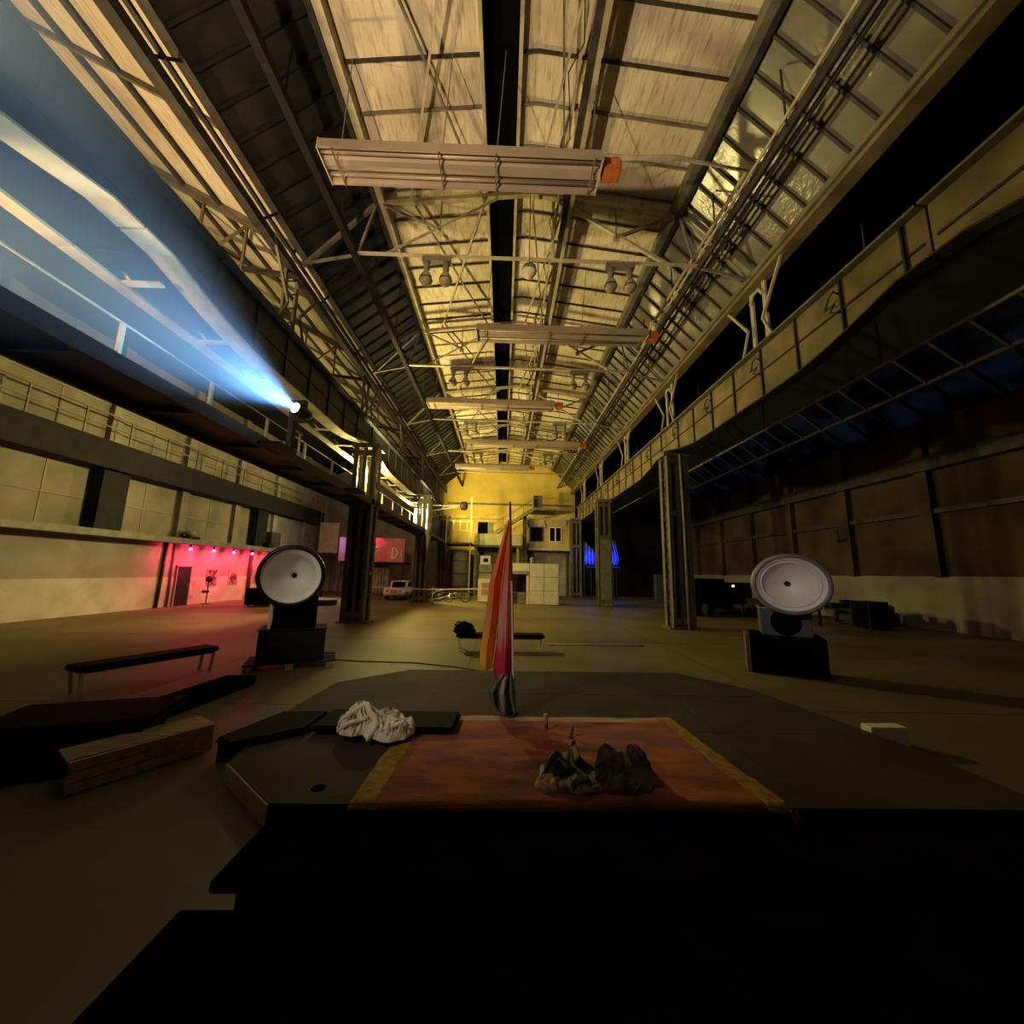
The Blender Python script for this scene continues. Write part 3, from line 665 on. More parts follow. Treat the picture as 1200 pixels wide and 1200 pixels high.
MB().lathe([(0, -.1), (.16, -.05), (.18, .03), (.08, .12), (0, .13)], (XL + .6, 21.9, 1.35), (1, -.5, .2), 16).build('head', 'dark', t, True)
MB().box(XL + .5, XL + .7, 21.62, 21.9, .62, .74).build('shelf', 'dark', t)
tag(MB().lathe([(0, .5), (.05, .5), (.09, .44), (.09, .02), (0, 0)], (XL + .5, 25.9, 0), n=16).build('extinguisher', 'orange', None, True), 'red extinguisher standing at the foot of the thick wall pipe', 'extinguisher')
def flight_case(x0, x1, y0, y1, h, label, mat='black'):
    cx, cy = (x0 + x1) / 2, (y0 + y1) / 2
    t = thing('flight_case', label, 'case', (cx, cy, 0))
    MB().box(x0, x1, y0, y1, .08, h).build('body', mat, t, bevel=.015)
    for a in (x0, x1):
        for b in (y0, y1): MB().bar((a, b, .08), (a, b, h), .05).build('corner_rail', 'dark', t)
    MB().bar((x0, y0, h * .7), (x1, y0, h * .7), .03).build('lid_edge', 'dark', t)
    for a in (x0 + .1, x1 - .1):
        for b in (y0 + .1, y1 - .1): MB().lathe([(0, -.03), (.05, -.03), (.05, .03), (0, .03)], (a, b, .05), (1, 0, 0), 12).build('castor', 'tyre', t)
flight_case(-13.95, -12.75, 20.9, 21.7, .95, 'black flight case on castors, left behind the left horn')
lamp = thing('wall_lantern', 'pale box lantern on a bracket above the wall ledge', 'lamp', (XL + .5, 20.2, 3.42))
MB().box(XL + .3, XL + .8, 19.9, 20.6, 3.42, 3.55).build('tray', 'dark', lamp); MB().lathe([(0, .3), (.2, .28), (.3, .12), (.1, 0)], (XL + .55, 20.2, 3.55), n=14, cap=True).build('shade', 'grey_panel', lamp, True)
lamp = thing('wall_hood', 'dark box hood on the ledge left above the left horn', 'hood', (XL + .5, 28, 3.42))
MB().box(XL + .1, XL + .8, 26.8, 27.9, 3.42, 4.5).build('box', 'steel_dark', lamp); MB().box(XL + .1, XL + 1.0, 26.3, 26.8, 3.42, 3.7).build('tray', 'dark', lamp)
# beyond the near left column: dim blue corner
tag(MB().box(-16.2, -14.6, 33.0, 33.08, 3.4, 6.0).build('tan_sheet', 'tan_sheet'), 'tan sheet hung high in the left aisle, just left of the near column', 'sheet')
MB_ = MB()
MB_.bar((-16.2, 33.04, 6.0), (-16.2, 33.04, 10.9), .02); MB_.bar((-14.6, 33.04, 6.0), (-14.6, 33.04, 11.3), .02)
MB_.build('cord', 'steel', bpy.data.objects['tan_sheet'])
t = thing('display_panel', 'small pale lit panel on a stand in the dim blue corner', 'panel', (-14.2, 29.5, 0))
MB().box(-14.45, -14.0, 29.45, 29.5, 0.5, 1.95).build('frame', 'white', t); MB().box(-14.4, -14.15, 29.44, 29.45, .95, 1.8).build('lit_face', 'screen', t); MB().box(-14.5, -13.95, 29.3, 29.7, 0, .5).build('stand', 'dark', t)
t = thing('low_platform', 'low dark curved platform behind the left horn, near the left column', 'platform', (-11.5, 21.5, 0))
MB().prism([(-12.2 + 2.2 * math.cos(a), 22.8 + 1.0 * math.sin(a)) for a in [2 * PI * k / 24 for k in range(24)]], .0, .28).build('deck', 'dark', t); 
MB().prism([(-12.2 + 2.25 * math.cos(a), 22.8 + 1.05 * math.sin(a)) for a in [2 * PI * k / 24 for k in range(24)]], .28, .34).build('lip', 'steel', t)
t = thing('bar_counter', 'pink banner board over a dark bar front beyond the near left column', 'banner', (-10.5, 31.0, 0))
MB().box(-13.6, -8.4, 31.0, 31.25, 2.7, 4.6).build('banner_board', 'pink_sign', t); MB().box(-13.6, -8.4, 31.3, 33.2, 2.55, 2.7).build('canopy', 'dark', t)
for a in (-13.5, -8.5): MB().box(a - .06, a + .06, 31.1, 31.22, 0, 2.7).build('support', 'steel_dark', t)
m = MB(); x = -11.9        # wavy illegible strokes on the banner
for k in range(4):
    m.tube([(x, 30.985, 3.55), (x + .25, 30.985, 3.85), (x + .5, 30.985, 3.75), (x + .75, 30.985, 3.95)], .05, 6); x += .32
m.build('stroke', 'sign_white', t)
m = MB(); m.tube([(-9.35, 30.985, 3.0), (-9.35, 30.985, 3.85), (-9.05, 30.985, 3.75), (-8.92, 30.985, 3.42), (-9.05, 30.985, 3.1), (-9.35, 30.985, 3.0)], .06, 6); m.tube([(-8.62, 30.985, 3.05), (-8.62, 30.985, 3.7)], .06, 6)
m.build('stroke', 'sign_white', t)
t = thing('red_lamp', 'single red lamp above the pink banner board, right of the near left column', 'lamp', (-11.2, 30.8, 4.6))
MB().lathe([(0, -.16), (.14, -.1), (.2, 0), (.14, .1), (0, .16)], (-10.9, 30.75, 4.95), n=14).build('bulb', 'bulb_red', t, True); MB().bar((-10.9, 30.85, 4.6), (-10.9, 30.85, 4.9), .08).build('socket', 'dark', t)
light('SPOT', 'red_glow', (-10.7, 30.3, 4.9), 60, (1, .03, .12), .1, (-10.9, 31, 3.6), 120, .5)
t = thing('drape', 'pale folded drape in the dark bar opening under the pink banner', 'drape', (-10.5, 32.6, 0))
MB().grid(lambda u, v: (-11.6 + 1.6 * u, 32.6 + .12 * math.sin(u * 40), .02 + 2.5 * v), 50, 6).build('cloth', 'grey_panel', t, True, solid=.02)

# ------------------------------------------------------------------ vintage car
t = thing('car', 'small white vintage car parked behind the far left column', 'car', (-8.0, 29.0, 0), math.radians(10))
C0 = t
def carp(poly_xz, w0, w1, name, mat, inset=.12):   # side outline lofted across the width
    m = MB(); cx, cy = -8.0, 29.0; secs = [(-1, .86), (-.8, 1), (.8, 1), (1, .86)]; rows = []
    zc = sum(q[1] for q in poly_xz) / len(poly_xz)
    for k, f in secs:
        rows.append([m.bm.verts.new((cx + k * w0, cy + a * (f * .06 + .94), zc + (b - zc) * (f * .3 + .7))) for a, b in poly_xz])
    nn = len(poly_xz)
    for a, b in zip(rows, rows[1:]):
        for i in range(nn): m.bm.faces.new((a[i], a[(i + 1) % nn], b[(i + 1) % nn], b[i]))
    m.bm.faces.new(rows[0][::-1]); m.bm.faces.new(rows[-1]); return m.build(name, mat, t, True)
carp([(-1.75, .3), (-1.8, .55), (-1.65, .78), (-.8, .86), (.9, .86), (1.7, .75), (1.8, .5), (1.7, .28)], .72, .7, 'body', 'white_paint')
carp([(-.75, .8), (-.3, 1.3), (.65, 1.32), (1.1, .8)], .6, .55, 'cabin', 'white_paint')
m = MB(); m.extrude([(28.26, .86), (28.62, 1.24), (28.66, 1.24), (28.3, .86)], -8.45, -7.55); m.build('windscreen', 'skylight', t)
for sx in (-1, 1):
    MB().extrude([(28.55, .9), (28.85, 1.24), (29.55, 1.24), (29.8, .9)], -8.0 + sx * .6 - .012, -8.0 + sx * .6 + .012).build('side_window', 'skylight', t)
    for yy in (27.95, 30.05): 
        wh = MB().lathe([(0, -.09), (.29, -.09), (.31, -.05), (.31, .05), (.29, .09), (0, .09)], (-8.0 + sx * .64, yy, .31), (1, 0, 0), 22).build('wheel', 'tyre', t, True)
        MB().lathe([(0, .1), (.15, .095), (.16, .08)], (-8.0 + sx * .64, yy, .31), (sx, 0, 0), 16).build('hubcap', 'metal', wh, True)
    MB().lathe([(0, .05), (.09, .03), (.11, 0), (.1, -.05)], (-8.0 + sx * .45, 27.24, .62), (0, -1, 0), 16).build('headlamp', 'globe', t, True)
MB().box(-8.25, -7.75, 27.2, 27.27, .5, .72).build('grille', 'tan_sheet', t); MB().tube([(-8.68, 27.15, .4), (-8.0, 27.05, .4), (-7.32, 27.15, .4)], .04, 8).build('bumper', 'metal', t, True)

# ------------------------------------------------------------------ far end
t = thing('office_cabin', 'pale office cabin on the far wall with two dark windows', 'cabin', (3.7, 37, 4.3))
MB().box(1.7, 5.7, 36.0, 37.99, 4.35, 7.2).build('wall', 'wall', t)
MB().box(1.65, 5.75, 35.9, 37.99, 4.2, 4.38).build('floor_slab', 'steel_pale', t)
for a in (1.85, 5.6): MB().box(a - .1, a + .1, 36.3, 36.5, 0, 4.2).build('support', 'steel_dark', t)
for a, b in ((1.95, 3.2), (3.75, 4.95)):
    w_ = MB().box(a, b, 35.96, 36.0, 5.08, 6.35).build('window', 'skylight', t)
    m = MB()
    for q in ((a, a + .08), (b - .08, b)): m.box(q[0], q[1], 35.93, 35.98, 5.05, 6.38)
    m.box(a, b, 35.93, 35.98, 5.0, 5.08); m.box(a, b, 35.93, 35.98, 6.33, 6.4)
    if a > 3: m.box((a + b) / 2 - .05, (a + b) / 2 + .05, 35.93, 35.98, 5.05, 6.35)
    m.build('window_frame', 'steel_dark' if a < 3 else 'white', w_)
m = MB(); m.tube([(3.4, 35.97, 7.1), (3.35, 35.97, 6.8), (3.5, 35.95, 6.5), (3.4, 35.97, 6.3)], .04, 6); m.tube([(5.5, 35.97, 7.1), (5.4, 35.97, 6.6)], .04, 6); m.build('cable', 'cable', t)
tag(MB().box(1.9, 5.6, 37.4, 37.95, 0, 4.2).build('storage_wall', 'grey_panel'), 'grey partition wall in the shade below the office cabin', 'partition')
t = thing('staircase', 'steel staircase climbing to a landing above the office cabin', 'staircase', (.5, 35.3, 5.5))
m = MB()
for s in (34.9, 35.8): m.bar((-1.6, s, 5.45), (2.2, s, 7.95), .08, .3)
m.build('stringer', 'green_grey', t)
m = MB()
for k in range(13): m.box(-1.5 + k * .29, -1.2 + k * .29, 34.9, 35.8, 5.5 + k * .192, 5.55 + k * .192)
m.build('step', 'steel_dark', t)
MB().box(2.1, 4.4, 34.9, 37.9, 7.85, 8.05).build('landing', 'steel', t)
m = MB(); m.box(2.15, 2.2, 34.95, 35.95, 8.05, 9.4); m.box(2.2, 3.1, 35.9, 35.95, 8.05, 9.4); m.build('screen', 'grey_panel', t)
m = MB()
for s in (34.9, 35.8): m.bar((-1.6, s, 6.4), (2.2, s, 8.9), .05)
m.bar((2.2, 34.9, 8.95), (4.4, 34.9, 8.95), .05)
for k in range(5): m.bar((-1.5 + k * .92, 34.9, 5.6 + k * .6), (-1.5 + k * .92, 34.9, 6.45 + k * .6), .04)
m.build('handrail', 'steel', t)
MB().box(1.25, 1.6, 35.2, 35.5, 0, 7.3).build('support', 'steel_dark', t)
t = thing('mezzanine', 'grey mezzanine with solid parapet under the staircase foot', 'mezzanine', (-1.2, 36.5, 4.2))
MB().box(-3.2, 1.1, 34.6, 37.9, 4.3, 4.5).build('floor_slab', 'steel_dark', t); MB().box(-3.2, 1.1, 34.6, 34.68, 4.5, 5.5).build('parapet', 'grey_panel', t)
for a in (-3.0, -.6, .8): MB().box(a - .12, a + .12, 34.8, 35.0, 0, 4.3).build('support', 'green_grey', t)
t = thing('wall_window', 'dark narrow window in the yellow wall above the mezzanine', 'window', (-2.5, 37.95, 5.6))
MB().box(-3.1, -1.7, 37.93, 37.99, 5.5, 7.0).build('pane', 'skylight', t); MB().box(-2.1, -1.65, 37.85, 37.93, 5.5, 7.0).build('shutter', 'grey_panel', t)
t = thing('partition', 'dark plywood back wall below the mezzanine', 'partition', (-1, 37, 0))
MB().box(-5.9, 1.1, 37.6, 37.8, 0, 4.2).build('boards', 'green_grey', t)
t = thing('railed_platform', 'railed yellow-lit platform at the far left end of the catwalk', 'platform', (-5, 33, 4.5))
MB().box(-5.6, -3.25, 33.2, 36, 4.4, 4.55).build('deck', 'steel_dark', t)
m = MB()
for a in (-5.5, -4.9, -4.3, -3.7, -3.3): m.bar((a, 33.25, 4.55), (a, 33.25, 6.5), .06)
m.bar((-5.5, 33.25, 5.6), (-3.3, 33.25, 5.6), .05); m.bar((-5.5, 33.25, 6.4), (-3.3, 33.25, 6.4), .05); m.build('railing', 'steel_pale', t)
MB().bar((-3.4, 33.5, 0), (-3.4, 33.5, 8.6), .1).build('post', 'steel_pale', t)
MB().bar((-5.4, 33.5, 0), (-5.4, 33.5, 4.4), .16).build('support', 'steel_dark', t)
t = thing('storage_tank', 'big dull round tank in the shade below the railed platform', 'tank', (-4.3, 35.6, 0))
MB().lathe([(0, 0), (.95, 0), (.95, 3.6), (.7, 3.95), (0, 4.1)], (-4.4, 35.7, 0), n=28).build('shell', 'green_grey', t, True)
m = MB()
for z in (.8, 1.9, 3.0): m.lathe([(.95, -.04), (.99, -.03), (.99, .03), (.95, .04)], (-4.4, 35.7, z), n=28)
m.build('hoop', 'steel_dark', t, True)
t = thing('bracket_arm', 'bright forked bracket arm reaching out beside the far left girder', 'bracket', (-4.6, 30, 7.0))
m = MB(); m.bar((-6.3, 30, 6.72), (-4.0, 30, 7.15), .07); m.bar((-6.3, 30, 7.2), (-4.0, 30, 7.15), .07); m.bar((-5.6, 30, 6.8), (-5.2, 30, 7.18), .05); m.build('arm', 'white', t)
MB().lathe([(.1, -.3), (.34, -.22), (.34, .2), (.1, .3)], (-3.7, 30, 7.2), (1, 0, 0), 18, cap=True).build('lamp_head', 'steel_dark', t, True)
# white grid panel kiosk and booth
t = thing('panel_kiosk', 'white kiosk of six square panels standing on the hall floor', 'kiosk', (2.2, 26.2, 0))
MB().box(1.3, 3.2, 25.85, 27.3, .02, 2.68).build('core', 'steel_dark', t)
for i in range(2):
    for k in range(3): MB().box(1.28 + i * .97, 2.22 + i * .97, 25.79, 25.85, .03 + k * .895, .9 + k * .895).build('panel', 'white', t)
for k in range(3): MB().box(3.2, 3.25, 25.85, 27.3, .03 + k * .895, .9 + k * .895).build('panel', 'white', t)
t = thing('ticket_booth', 'pale booth frame with a dark opening, left of the white kiosk', 'booth', (.6, 26.3, 0))
MB().box(-.05, .12, 26.0, 26.3, 0, 2.7).build('side_post', 'white', t); MB().box(1.1, 1.26, 26.0, 26.3, 0, 2.7).build('side_post', 'white', t)
MB().box(.12, 1.1, 26.0, 26.3, 2.15, 2.7).build('header', 'white', t); MB().box(.1, 1.12, 25.8, 26.0, 1.98, 2.2).build('sign_board', 'wall_white', t)
MB().box(-.05, 1.26, 27.2, 27.3, 0, 2.7).build('back', 'dark', t); MB().box(.15, 1.08, 26.6, 27.2, 0, .75).build('counter', 'steel', t)
m = MB(); m.bar((.2, 25.79, 2.09), (1.0, 25.79, 2.09), .03, .05, (0, 1, 0)); m.build('strip', 'steel', t)
tag(MB().lathe([(0, .0), (.12, .0), (.16, .12), (.1, .2), (.19, .3), (.08, .42), (0, .44)], (1.5, 26.4, 2.7), n=12).build('potted_plant', 'green_grey', None, True), 'small dark pot standing on top of the white kiosk', 'pot')
# cabinets and scrap on the left of the flag
t = thing('filing_cabinet', 'pale cabinet with a tan notice on its front, left of the flag', 'cabinet', (-1.7, 27.2, 0))
MB().box(-2.2, -1.2, 27.0, 27.6, .04, 1.6).build('body', 'white', t, bevel=.02); MB().box(-1.95, -1.45, 26.98, 27.0, .5, 1.35).build('notice', 'tan_sheet', t); MB().box(-2.15, -1.25, 27.05, 27.55, 0, .05).build('plinth', 'dark', t)
t = thing('metal_locker', 'grey box standing on top of the pale cabinet', 'locker', (-1.7, 27.3, 1.6))
MB().box(-2.15, -1.3, 27.05, 27.55, 1.6, 2.6).build('body', 'grey_panel', t, bevel=.02); MB().box(-2.05, -1.4, 27.03, 27.05, 2.2, 2.5).build('label_plate', 'steel', t); MB().box(-2.2, -1.25, 27.0, 27.55, 2.0, 2.05).build('shelf', 'dark', t)
t = thing('framed_picture', 'small white framed picture resting above the grey box', 'picture', (-1.7, 27.3, 2.6))
MB().box(-2.1, -1.4, 27.2, 27.25, 2.6, 3.2).build('frame', 'white', t); MB().box(-1.9, -1.55, 27.19, 27.2, 2.75, 3.02).build('image', 'dark', t)
random.seed(3)
for k in range(14):
    x = -5.4 + random.random() * 2.9; yy = 26.6 + random.random() * 1.2; a = random.uniform(-1.2, 1.2); Lh = random.uniform(.8, 1.6); zz = .05 + .06 * (k % 7)
    p1 = (x - math.cos(a) * Lh / 2, yy - math.sin(a) * .3, zz); p2 = (x + math.cos(a) * Lh / 2, yy + math.sin(a) * .3, zz + random.uniform(0, .5))
    if k % 2: o = MB().tube([p1, p2], .03, 8).build('scrap_pipe', 'steel_pale' if k % 4 == 1 else 'tool')
    else: o = MB().angle(p1, p2, .07).build('scrap_bar', 'tool')
    tag(o, 'bent pipe or steel bar tossed on the scrap heap behind the barrier tape', 'scrap', 'scrap heap')
for k, (x, yy) in enumerate(((-4.9, 27.2), (-4.1, 26.7), (-3.0, 26.8))):
    wv = thing('spoked_wheel', ('old spoked wheel at the left end of the scrap heap', 'old spoked wheel in the middle of the scrap heap', 'old spoked wheel at the scrap heap end beside the pale cabinet')[k], 'wheel', (x, yy, 0))
    m = MB(); pts = [(x + .32 * math.cos(a), yy + .1 * math.sin(a), .34 + .32 * math.sin(a)) for a in [2 * PI * q / 20 for q in range(21)]]
    m.tube(pts, .03, 6).build('tyre', 'tyre', wv, True); m = MB()
    for q in range(8): m.tube([(x, yy, .34), pts[q * 20 // 8]], .008, 5)
    m.build('spoke', 'metal', wv)
t = thing('barrier_tape', 'white barrier tape sagging across the hall between the far posts', 'tape', (-5.5, 25.7, 0))
MB().grid(lambda u, v: (-9.6 + 8.2 * u, 25.3, .98 - .12 * math.sin(u * PI) + .07 * v), 24, 2).build('ribbon', 'tape', t, solid=.004)
for x in (-9.6, -5.0, -1.4):
    MB().tube([(x, 25.3, 0), (x, 25.3, 1.05)], .025, 8).build('post', 'steel_pale', t); MB().lathe([(0, 0), (.16, 0), (.14, .04), (0, .06)], (x, 25.3, 0), n=16).build('base', 'dark', t)

# ------------------------------------------------------------------ right aisle: blue glow and clutter
t = thing('blue_lit_drape', 'tall drape standing for blue lit wall panels deep in the right aisle, left of the far column', 'drape', (7.3, 34, 0))
MB().grid(lambda u, v: (6.75 + .95 * u, 34.3 + .08 * math.sin(u * 22), 2.9 + (2.1 - .9 * u) * v), 30, 5).build('cloth', 'blue_lit_wall', t, True, solid=.02)
MB().bar((6.7, 34.3, 0), (6.7, 34.3, 5.0), .06).build('stand', 'steel_dark', t)
t = thing('blue_lit_drape', 'narrow drape standing for blue lit wall panels, visible right of the far right column', 'drape', (9.4, 34, 0))
MB().grid(lambda u, v: (9.0 + .65 * u + .12 * math.sin(v * 5), 34.3 + .08 * math.sin(u * 16), 2.9 + 2.2 * v), 24, 10).build('cloth', 'blue_lit_wall', t, True, solid=.02)
MB().bar((9.3, 34.35, 0), (9.3, 34.35, 5.1), .06).build('stand', 'steel_dark', t)
for x, nm in ((7.1, 'blue uplight bar under the drape left of the far right column'), (9.3, 'blue uplight bar under the drape right of the far right column')):
    t = thing('uplight', nm, 'lamp', (x, 33.5, 0)); MB().box(x - .4, x + .4, 33.3, 33.5, 2.5, 2.7).build('housing', 'dark', t); MB().box(x - .35, x + .35, 33.32, 33.48, 2.7, 2.71).build('led_strip', 'led_deep', t)
    MB().bar((x, 33.4, 0), (x, 33.4, 2.5), .06).build('stand', 'steel_dark', t)
    light('POINT', 'blue_glow', (x, 33.7, 3.4), 60, (.02, .06, 1), .2)
tag(MB().box(12.6, 13.5, 33.0, 33.6, 0, 2.2).build('locker', 'cabinet_grey', bevel=.03), 'grey locker alone in the dark right aisle, left of the big column', 'locker')
def sofa(x, Y, rz, label):
    t = thing('sofa', label, 'sofa', (x, Y, 0), rz)
    W = Matrix.Translation((x, Y, 0)) @ Matrix.Rotation(rz, 4, 'Z')
    def bx(nm, *a): 
        m = MB().box(*a); bmesh.ops.bevel(m.bm, geom=m.bm.edges[:], offset=.05, segments=2, affect='EDGES'); m.bm.transform(W); m.build(nm, 'red_sofa', t, True)
    bx('seat', -.9, .9, -.35, .35, .12, .45); bx('backrest', -.9, .9, .3, .5, .12, .95); bx('armrest', -1.05, -.88, -.4, .5, .05, .65); bx('armrest', .88, 1.05, -.4, .5, .05, .65)
sofa(11.0, 20.5, .1, 'dark sofa between the big right column and the right horn'); sofa(13.6, 20.6, -.1, 'dark sofa directly behind the right horn')
sofa(16.0, 17.6, -1.1, 'dark sofa at the right wall, right of the right horn')
flight_case(8.6, 9.9, 20.4, 21.3, 1.7, 'tall black case beside the big right column')
flight_case(10.2, 12.0, 21.8, 22.6, 1.95, 'wide black case behind the sofa near the right column')
flight_case(12.3, 13.8, 22.2, 23.0, 1.75, 'black case with a tiny white lamp on its front, behind the right horn')
flight_case(14.6, 15.4, 15.9, 16.7, 1.15, 'squat black case at the right wall beyond the sofa')
for i, (x, Y, z) in enumerate(((12.75, 22.17, 1.55), (13.4, 17.0, 1.0))):
    t = thing('small_lamp', ('tiny white lamp clipped on the black case left of the right horn', 'tiny white lamp glowing right beside the right horn')[i], 'lamp', (x, Y, z))
    MB().lathe([(0, -.05), (.05, -.03), (.06, .0), (.04, .04), (0, .05)], (x, Y, z), n=12).build('bulb', 'lamp_white', t, True)
    if i: MB().bar((x, Y + .05, 0), (x, Y + .05, z), .04).build('stand', 'dark', t)
    else: MB().box(x - .03, x + .03, Y, Y + .05, z - .03, z + .03).build('clip', 'dark', t)
t = thing('long_table', 'pale topped long table in the dark right of the right horn', 'table', (14.3, 17.3, 0))
MB().box(13.4, 15.6, 17.0, 17.7, .72, .78).build('top', 'grey_panel', t)
for a in (13.5, 15.5):
    for b in (17.08, 17.62): MB().bar((a, b, 0), (a, b, .72), .05).build('leg', 'dark', t)
for i, (x, a, b, hh) in enumerate(((13.9, .1, .18, .3), (14.4, .14, .14, .22), (14.9, .2, .12, .36))):
    tag(MB().box(x - a, x + a, 17.3 - b, 17.3 + b, .78, .78 + hh).build('box', 'dark', bevel=.02), ('dark box on the left part of the long table', 'flat dark box on the middle of the long table', 'tallest dark box on the right part of the long table')[i], 'box')
m = thing('wall_bracket', 'dark lamp bracket on the brown right wall above the right horn', 'bracket', (XR, 22, 4)); MB().bar((XR, 20.0, 4.3), (XR - .7, 20.0, 4.0), .06).build('arm', 'dark', m); MB().bar((XR - .7, 20.0, 4.0), (XR - .7, 20.0, 4.7), .06).build('head', 'dark', m)
t = thing('overhead_pipe', 'thin pipe hung below the right crane girder across the dark aisle', 'pipe', (8.2, 15, 6.2))
MB().tube([(8.1, Y0, 6.9), (8.1, 35, 6.9)], .045, 8).build('pipe', 'steel', t)
m = MB()
for k in range(9): m.bar((8.1, k * 4.0, 6.9), (8.1, k * 4.0, 11.3), .03)
m.build('hanger', 'steel_dark', t)

# ------------------------------------------------------------------ horn loudspeakers
def horn(x, Y, z, face, rimmat, left, label):
    t = thing('horn_speaker', label, 'speaker', (x, Y, .0), 0)
    f = V(face).normalized(); c = V((x, Y, z)); R = .56
    sx = 1.0 if left else 1.12
    def pr(m, n, mat): return m.build(n, mat, t, True)
    pr(MB().lathe([(R * .985, .0), (R * .93, -.03), (R * .84, -.09), (R * .74, -.18), (R * .62, -.29), (R * .46, -.41), (R * .28, -.51), (R * .1, -.6)] if not left else
                  [(R * .99, .0), (R * .95, -.03), (R * .83, -.07), (R * .78, -.12), (R * .7, -.24), (R * .56, -.37), (R * .36, -.49), (R * .1, -.6)], c, f, 48, sx=sx), 'horn_mouth', 'horn')
    if not left: pr(MB().lathe([(R * .79, -.12), (R * .81, -.05), (R * .85, -.06)], c, f, 48, sx=sx), 'inner_ring', 'horn')
    pr(MB().lathe([(R * .1, -.58), (0, -.59)], c, f, 20), 'throat', 'dark')
    pr(MB().lathe([(R * .975, -.03), (R * .985, .02), (R * 1.03, .035), (R * 1.11, .02), (R * 1.14, -.06), (R * 1.13, -.14), (R * 1.05, -.28), (R * .8, -.45), (R * .45, -.6), (R * .2, -.72), (.0, -.73)], c, f, 48, sx=sx), 'rim_shell', rimmat)
    return t
def turned(name, mat, par, cx, cy, th, args, bevel=0.0, mb=None):
    W = Matrix.Translation((cx, cy, 0)) @ Matrix.Rotation(th, 4, 'Z'); m = mb or MB().box(*args); m.bm.transform(W)
    return m.build(name, mat, par, bevel=bevel)
t = horn(-4.84, 8.1, 1.86, (.42, -1, .0), 'rim', True, 'white horn loudspeaker in a thick black rim, on black boxes at the left')
A = (-4.93, 8.62, .42)
turned('neck_cabinet', 'black', t, *A, (-.4, .4, -.33, .32, .78, 1.4), .015)
turned('side_rod', 'horn', t, *A, (-.46, -.42, -.36, -.31, .8, 1.3))
lb = thing('speaker_cabinet', 'big black speaker box on a pallet below the left horn', 'speaker', (-4.93, 8.62, .14), A[2])
turned('body', 'black_gloss', lb, *A, (-.61, .61, -.37, .36, .14, .76), .02); turned('top_plate', 'dark', lb, *A, (-.63, .63, -.39, .38, .76, .78))
turned('seam', 'dark', lb, *A, (-.58, .58, -.385, -.36, .43, .45))
t = thing('pallet', 'wooden pallet under the left horn boxes', 'pallet', (-4.93, 8.62, 0), A[2])
for q in (-.46, -.22, .02, .26): turned('deck_board', 'dark', t, *A, (-.8, .84, q, q + .17, .11, .14))
for q in (-.78, -.07, .66): turned('bearer', 'wood', t, *A, (q, q + .14, -.46, .42, 0, .11))
t = horn(5.5, 8.0, 1.9, (-.6, -1, .0), 'horn_grey', False, 'white horn loudspeaker with grey rim, on boxes at the right')
A = (5.72, 8.62, -.5)
turned('neck_cabinet', 'cabinet_grey', t, *A, (-.45, .45, -.36, .3, .81, 1.4), .015)
pm = MB().lathe([(.0, .012), (.24, .01), (.26, .02), (.28, .0)], (0, -.365, 1.1), (0, -1, 0), 32); turned('round_port', 'black', t, *A, None, 0, pm)
turned('top_plate', 'horn_grey', t, *A, (-.47, .47, -.38, .32, 1.36, 1.4))
lb = thing('speaker_cabinet', 'big black speaker box with pinkish side board below the right horn', 'speaker', (5.72, 8.62, 0), A[2])
turned('body', 'black', lb, *A, (-.66, .66, -.42, .4, .03, .81), .02); turned('side_board', 'side_board', lb, *A, (-.76, -.68, -.34, .36, 0, .8)); turned('plinth', 'dark', lb, *A, (-.64, .64, -.38, .38, 0, .04))
# ------------------------------------------------------------------ benches
def bench(x, Y, rz, ln, label, h=.45):
    t = thing('bench', label, 'bench', (x, Y, 0), rz, 'black benches with metal legs')
    W = Matrix.Translation((x, Y, 0)) @ Matrix.Rotation(rz, 4, 'Z')
    m = MB().box(-ln / 2, ln / 2, -.22, .22, h - .09, h); bmesh.ops.bevel(m.bm, geom=m.bm.edges[:], offset=.02, segments=2, affect='EDGES'); m.bm.transform(W); m.build('seat', 'foam', t)
    for a in (-1, 1):
        for b in (-1, 1): m = MB().bar((a * (ln / 2 - .1), b * .16, 0), (a * (ln / 2 - .06), b * .17, h - .09), .04); m.bm.transform(W); m.build('leg', 'white', t)
    m = MB()
    for b in (-1, 1): m.bar((-ln / 2 + .06, b * .17, h - .105), (ln / 2 - .06, b * .17, h - .105), .03)
    m.bm.transform(W); m.build('seat_rail', 'steel_dark', t)
bench(-6.72, 7.3, math.radians(66), 2.0, 'black bench with pale metal legs at the left edge of the view')
bench(-.52, 10.55, math.radians(1), 2.3, 'black bench behind the flag with a bag on its left end', .43)
bg = thing('bag', 'rumpled black bag sitting on the left end of the middle bench', 'bag', (-1.48, 10.52, .43))
def blob(cx, cy, z0, rx, ry, rz, amp, fr, seed, n=48, ridge=True, flat=.0):
    off = V((seed * 3.1, seed * 1.7, seed * .9))
    def fn(u, v):
        th = 2 * PI * u; ph = PI * .5 * (1 - v) 
        d = V((math.cos(th) * math.cos(ph), math.sin(th) * math.cos(ph), math.sin(ph))) if False else V((math.cos(th) * math.sin(PI / 2 * (1 - v)), math.sin(th) * math.sin(PI / 2 * (1 - v)), math.cos(PI / 2 * (1 - v))))
        nz = noise.noise(d * fr + off)
        k = 1 + amp * ((1 - 2.4 * abs(nz)) if ridge else nz * 1.5) + amp * .5 * noise.noise(d * fr * 2.3 + off)
        k = max(k, .2)
        return (cx + d.x * rx * k, cy + d.y * ry * k, z0 + .004 + max(d.z, 0) * rz * k)
    return fn
MB().grid(blob(-1.48, 10.5, .43, .24, .2, .24, .3, 2, 4), 32, 12, True).build('body', 'black', bg, True)
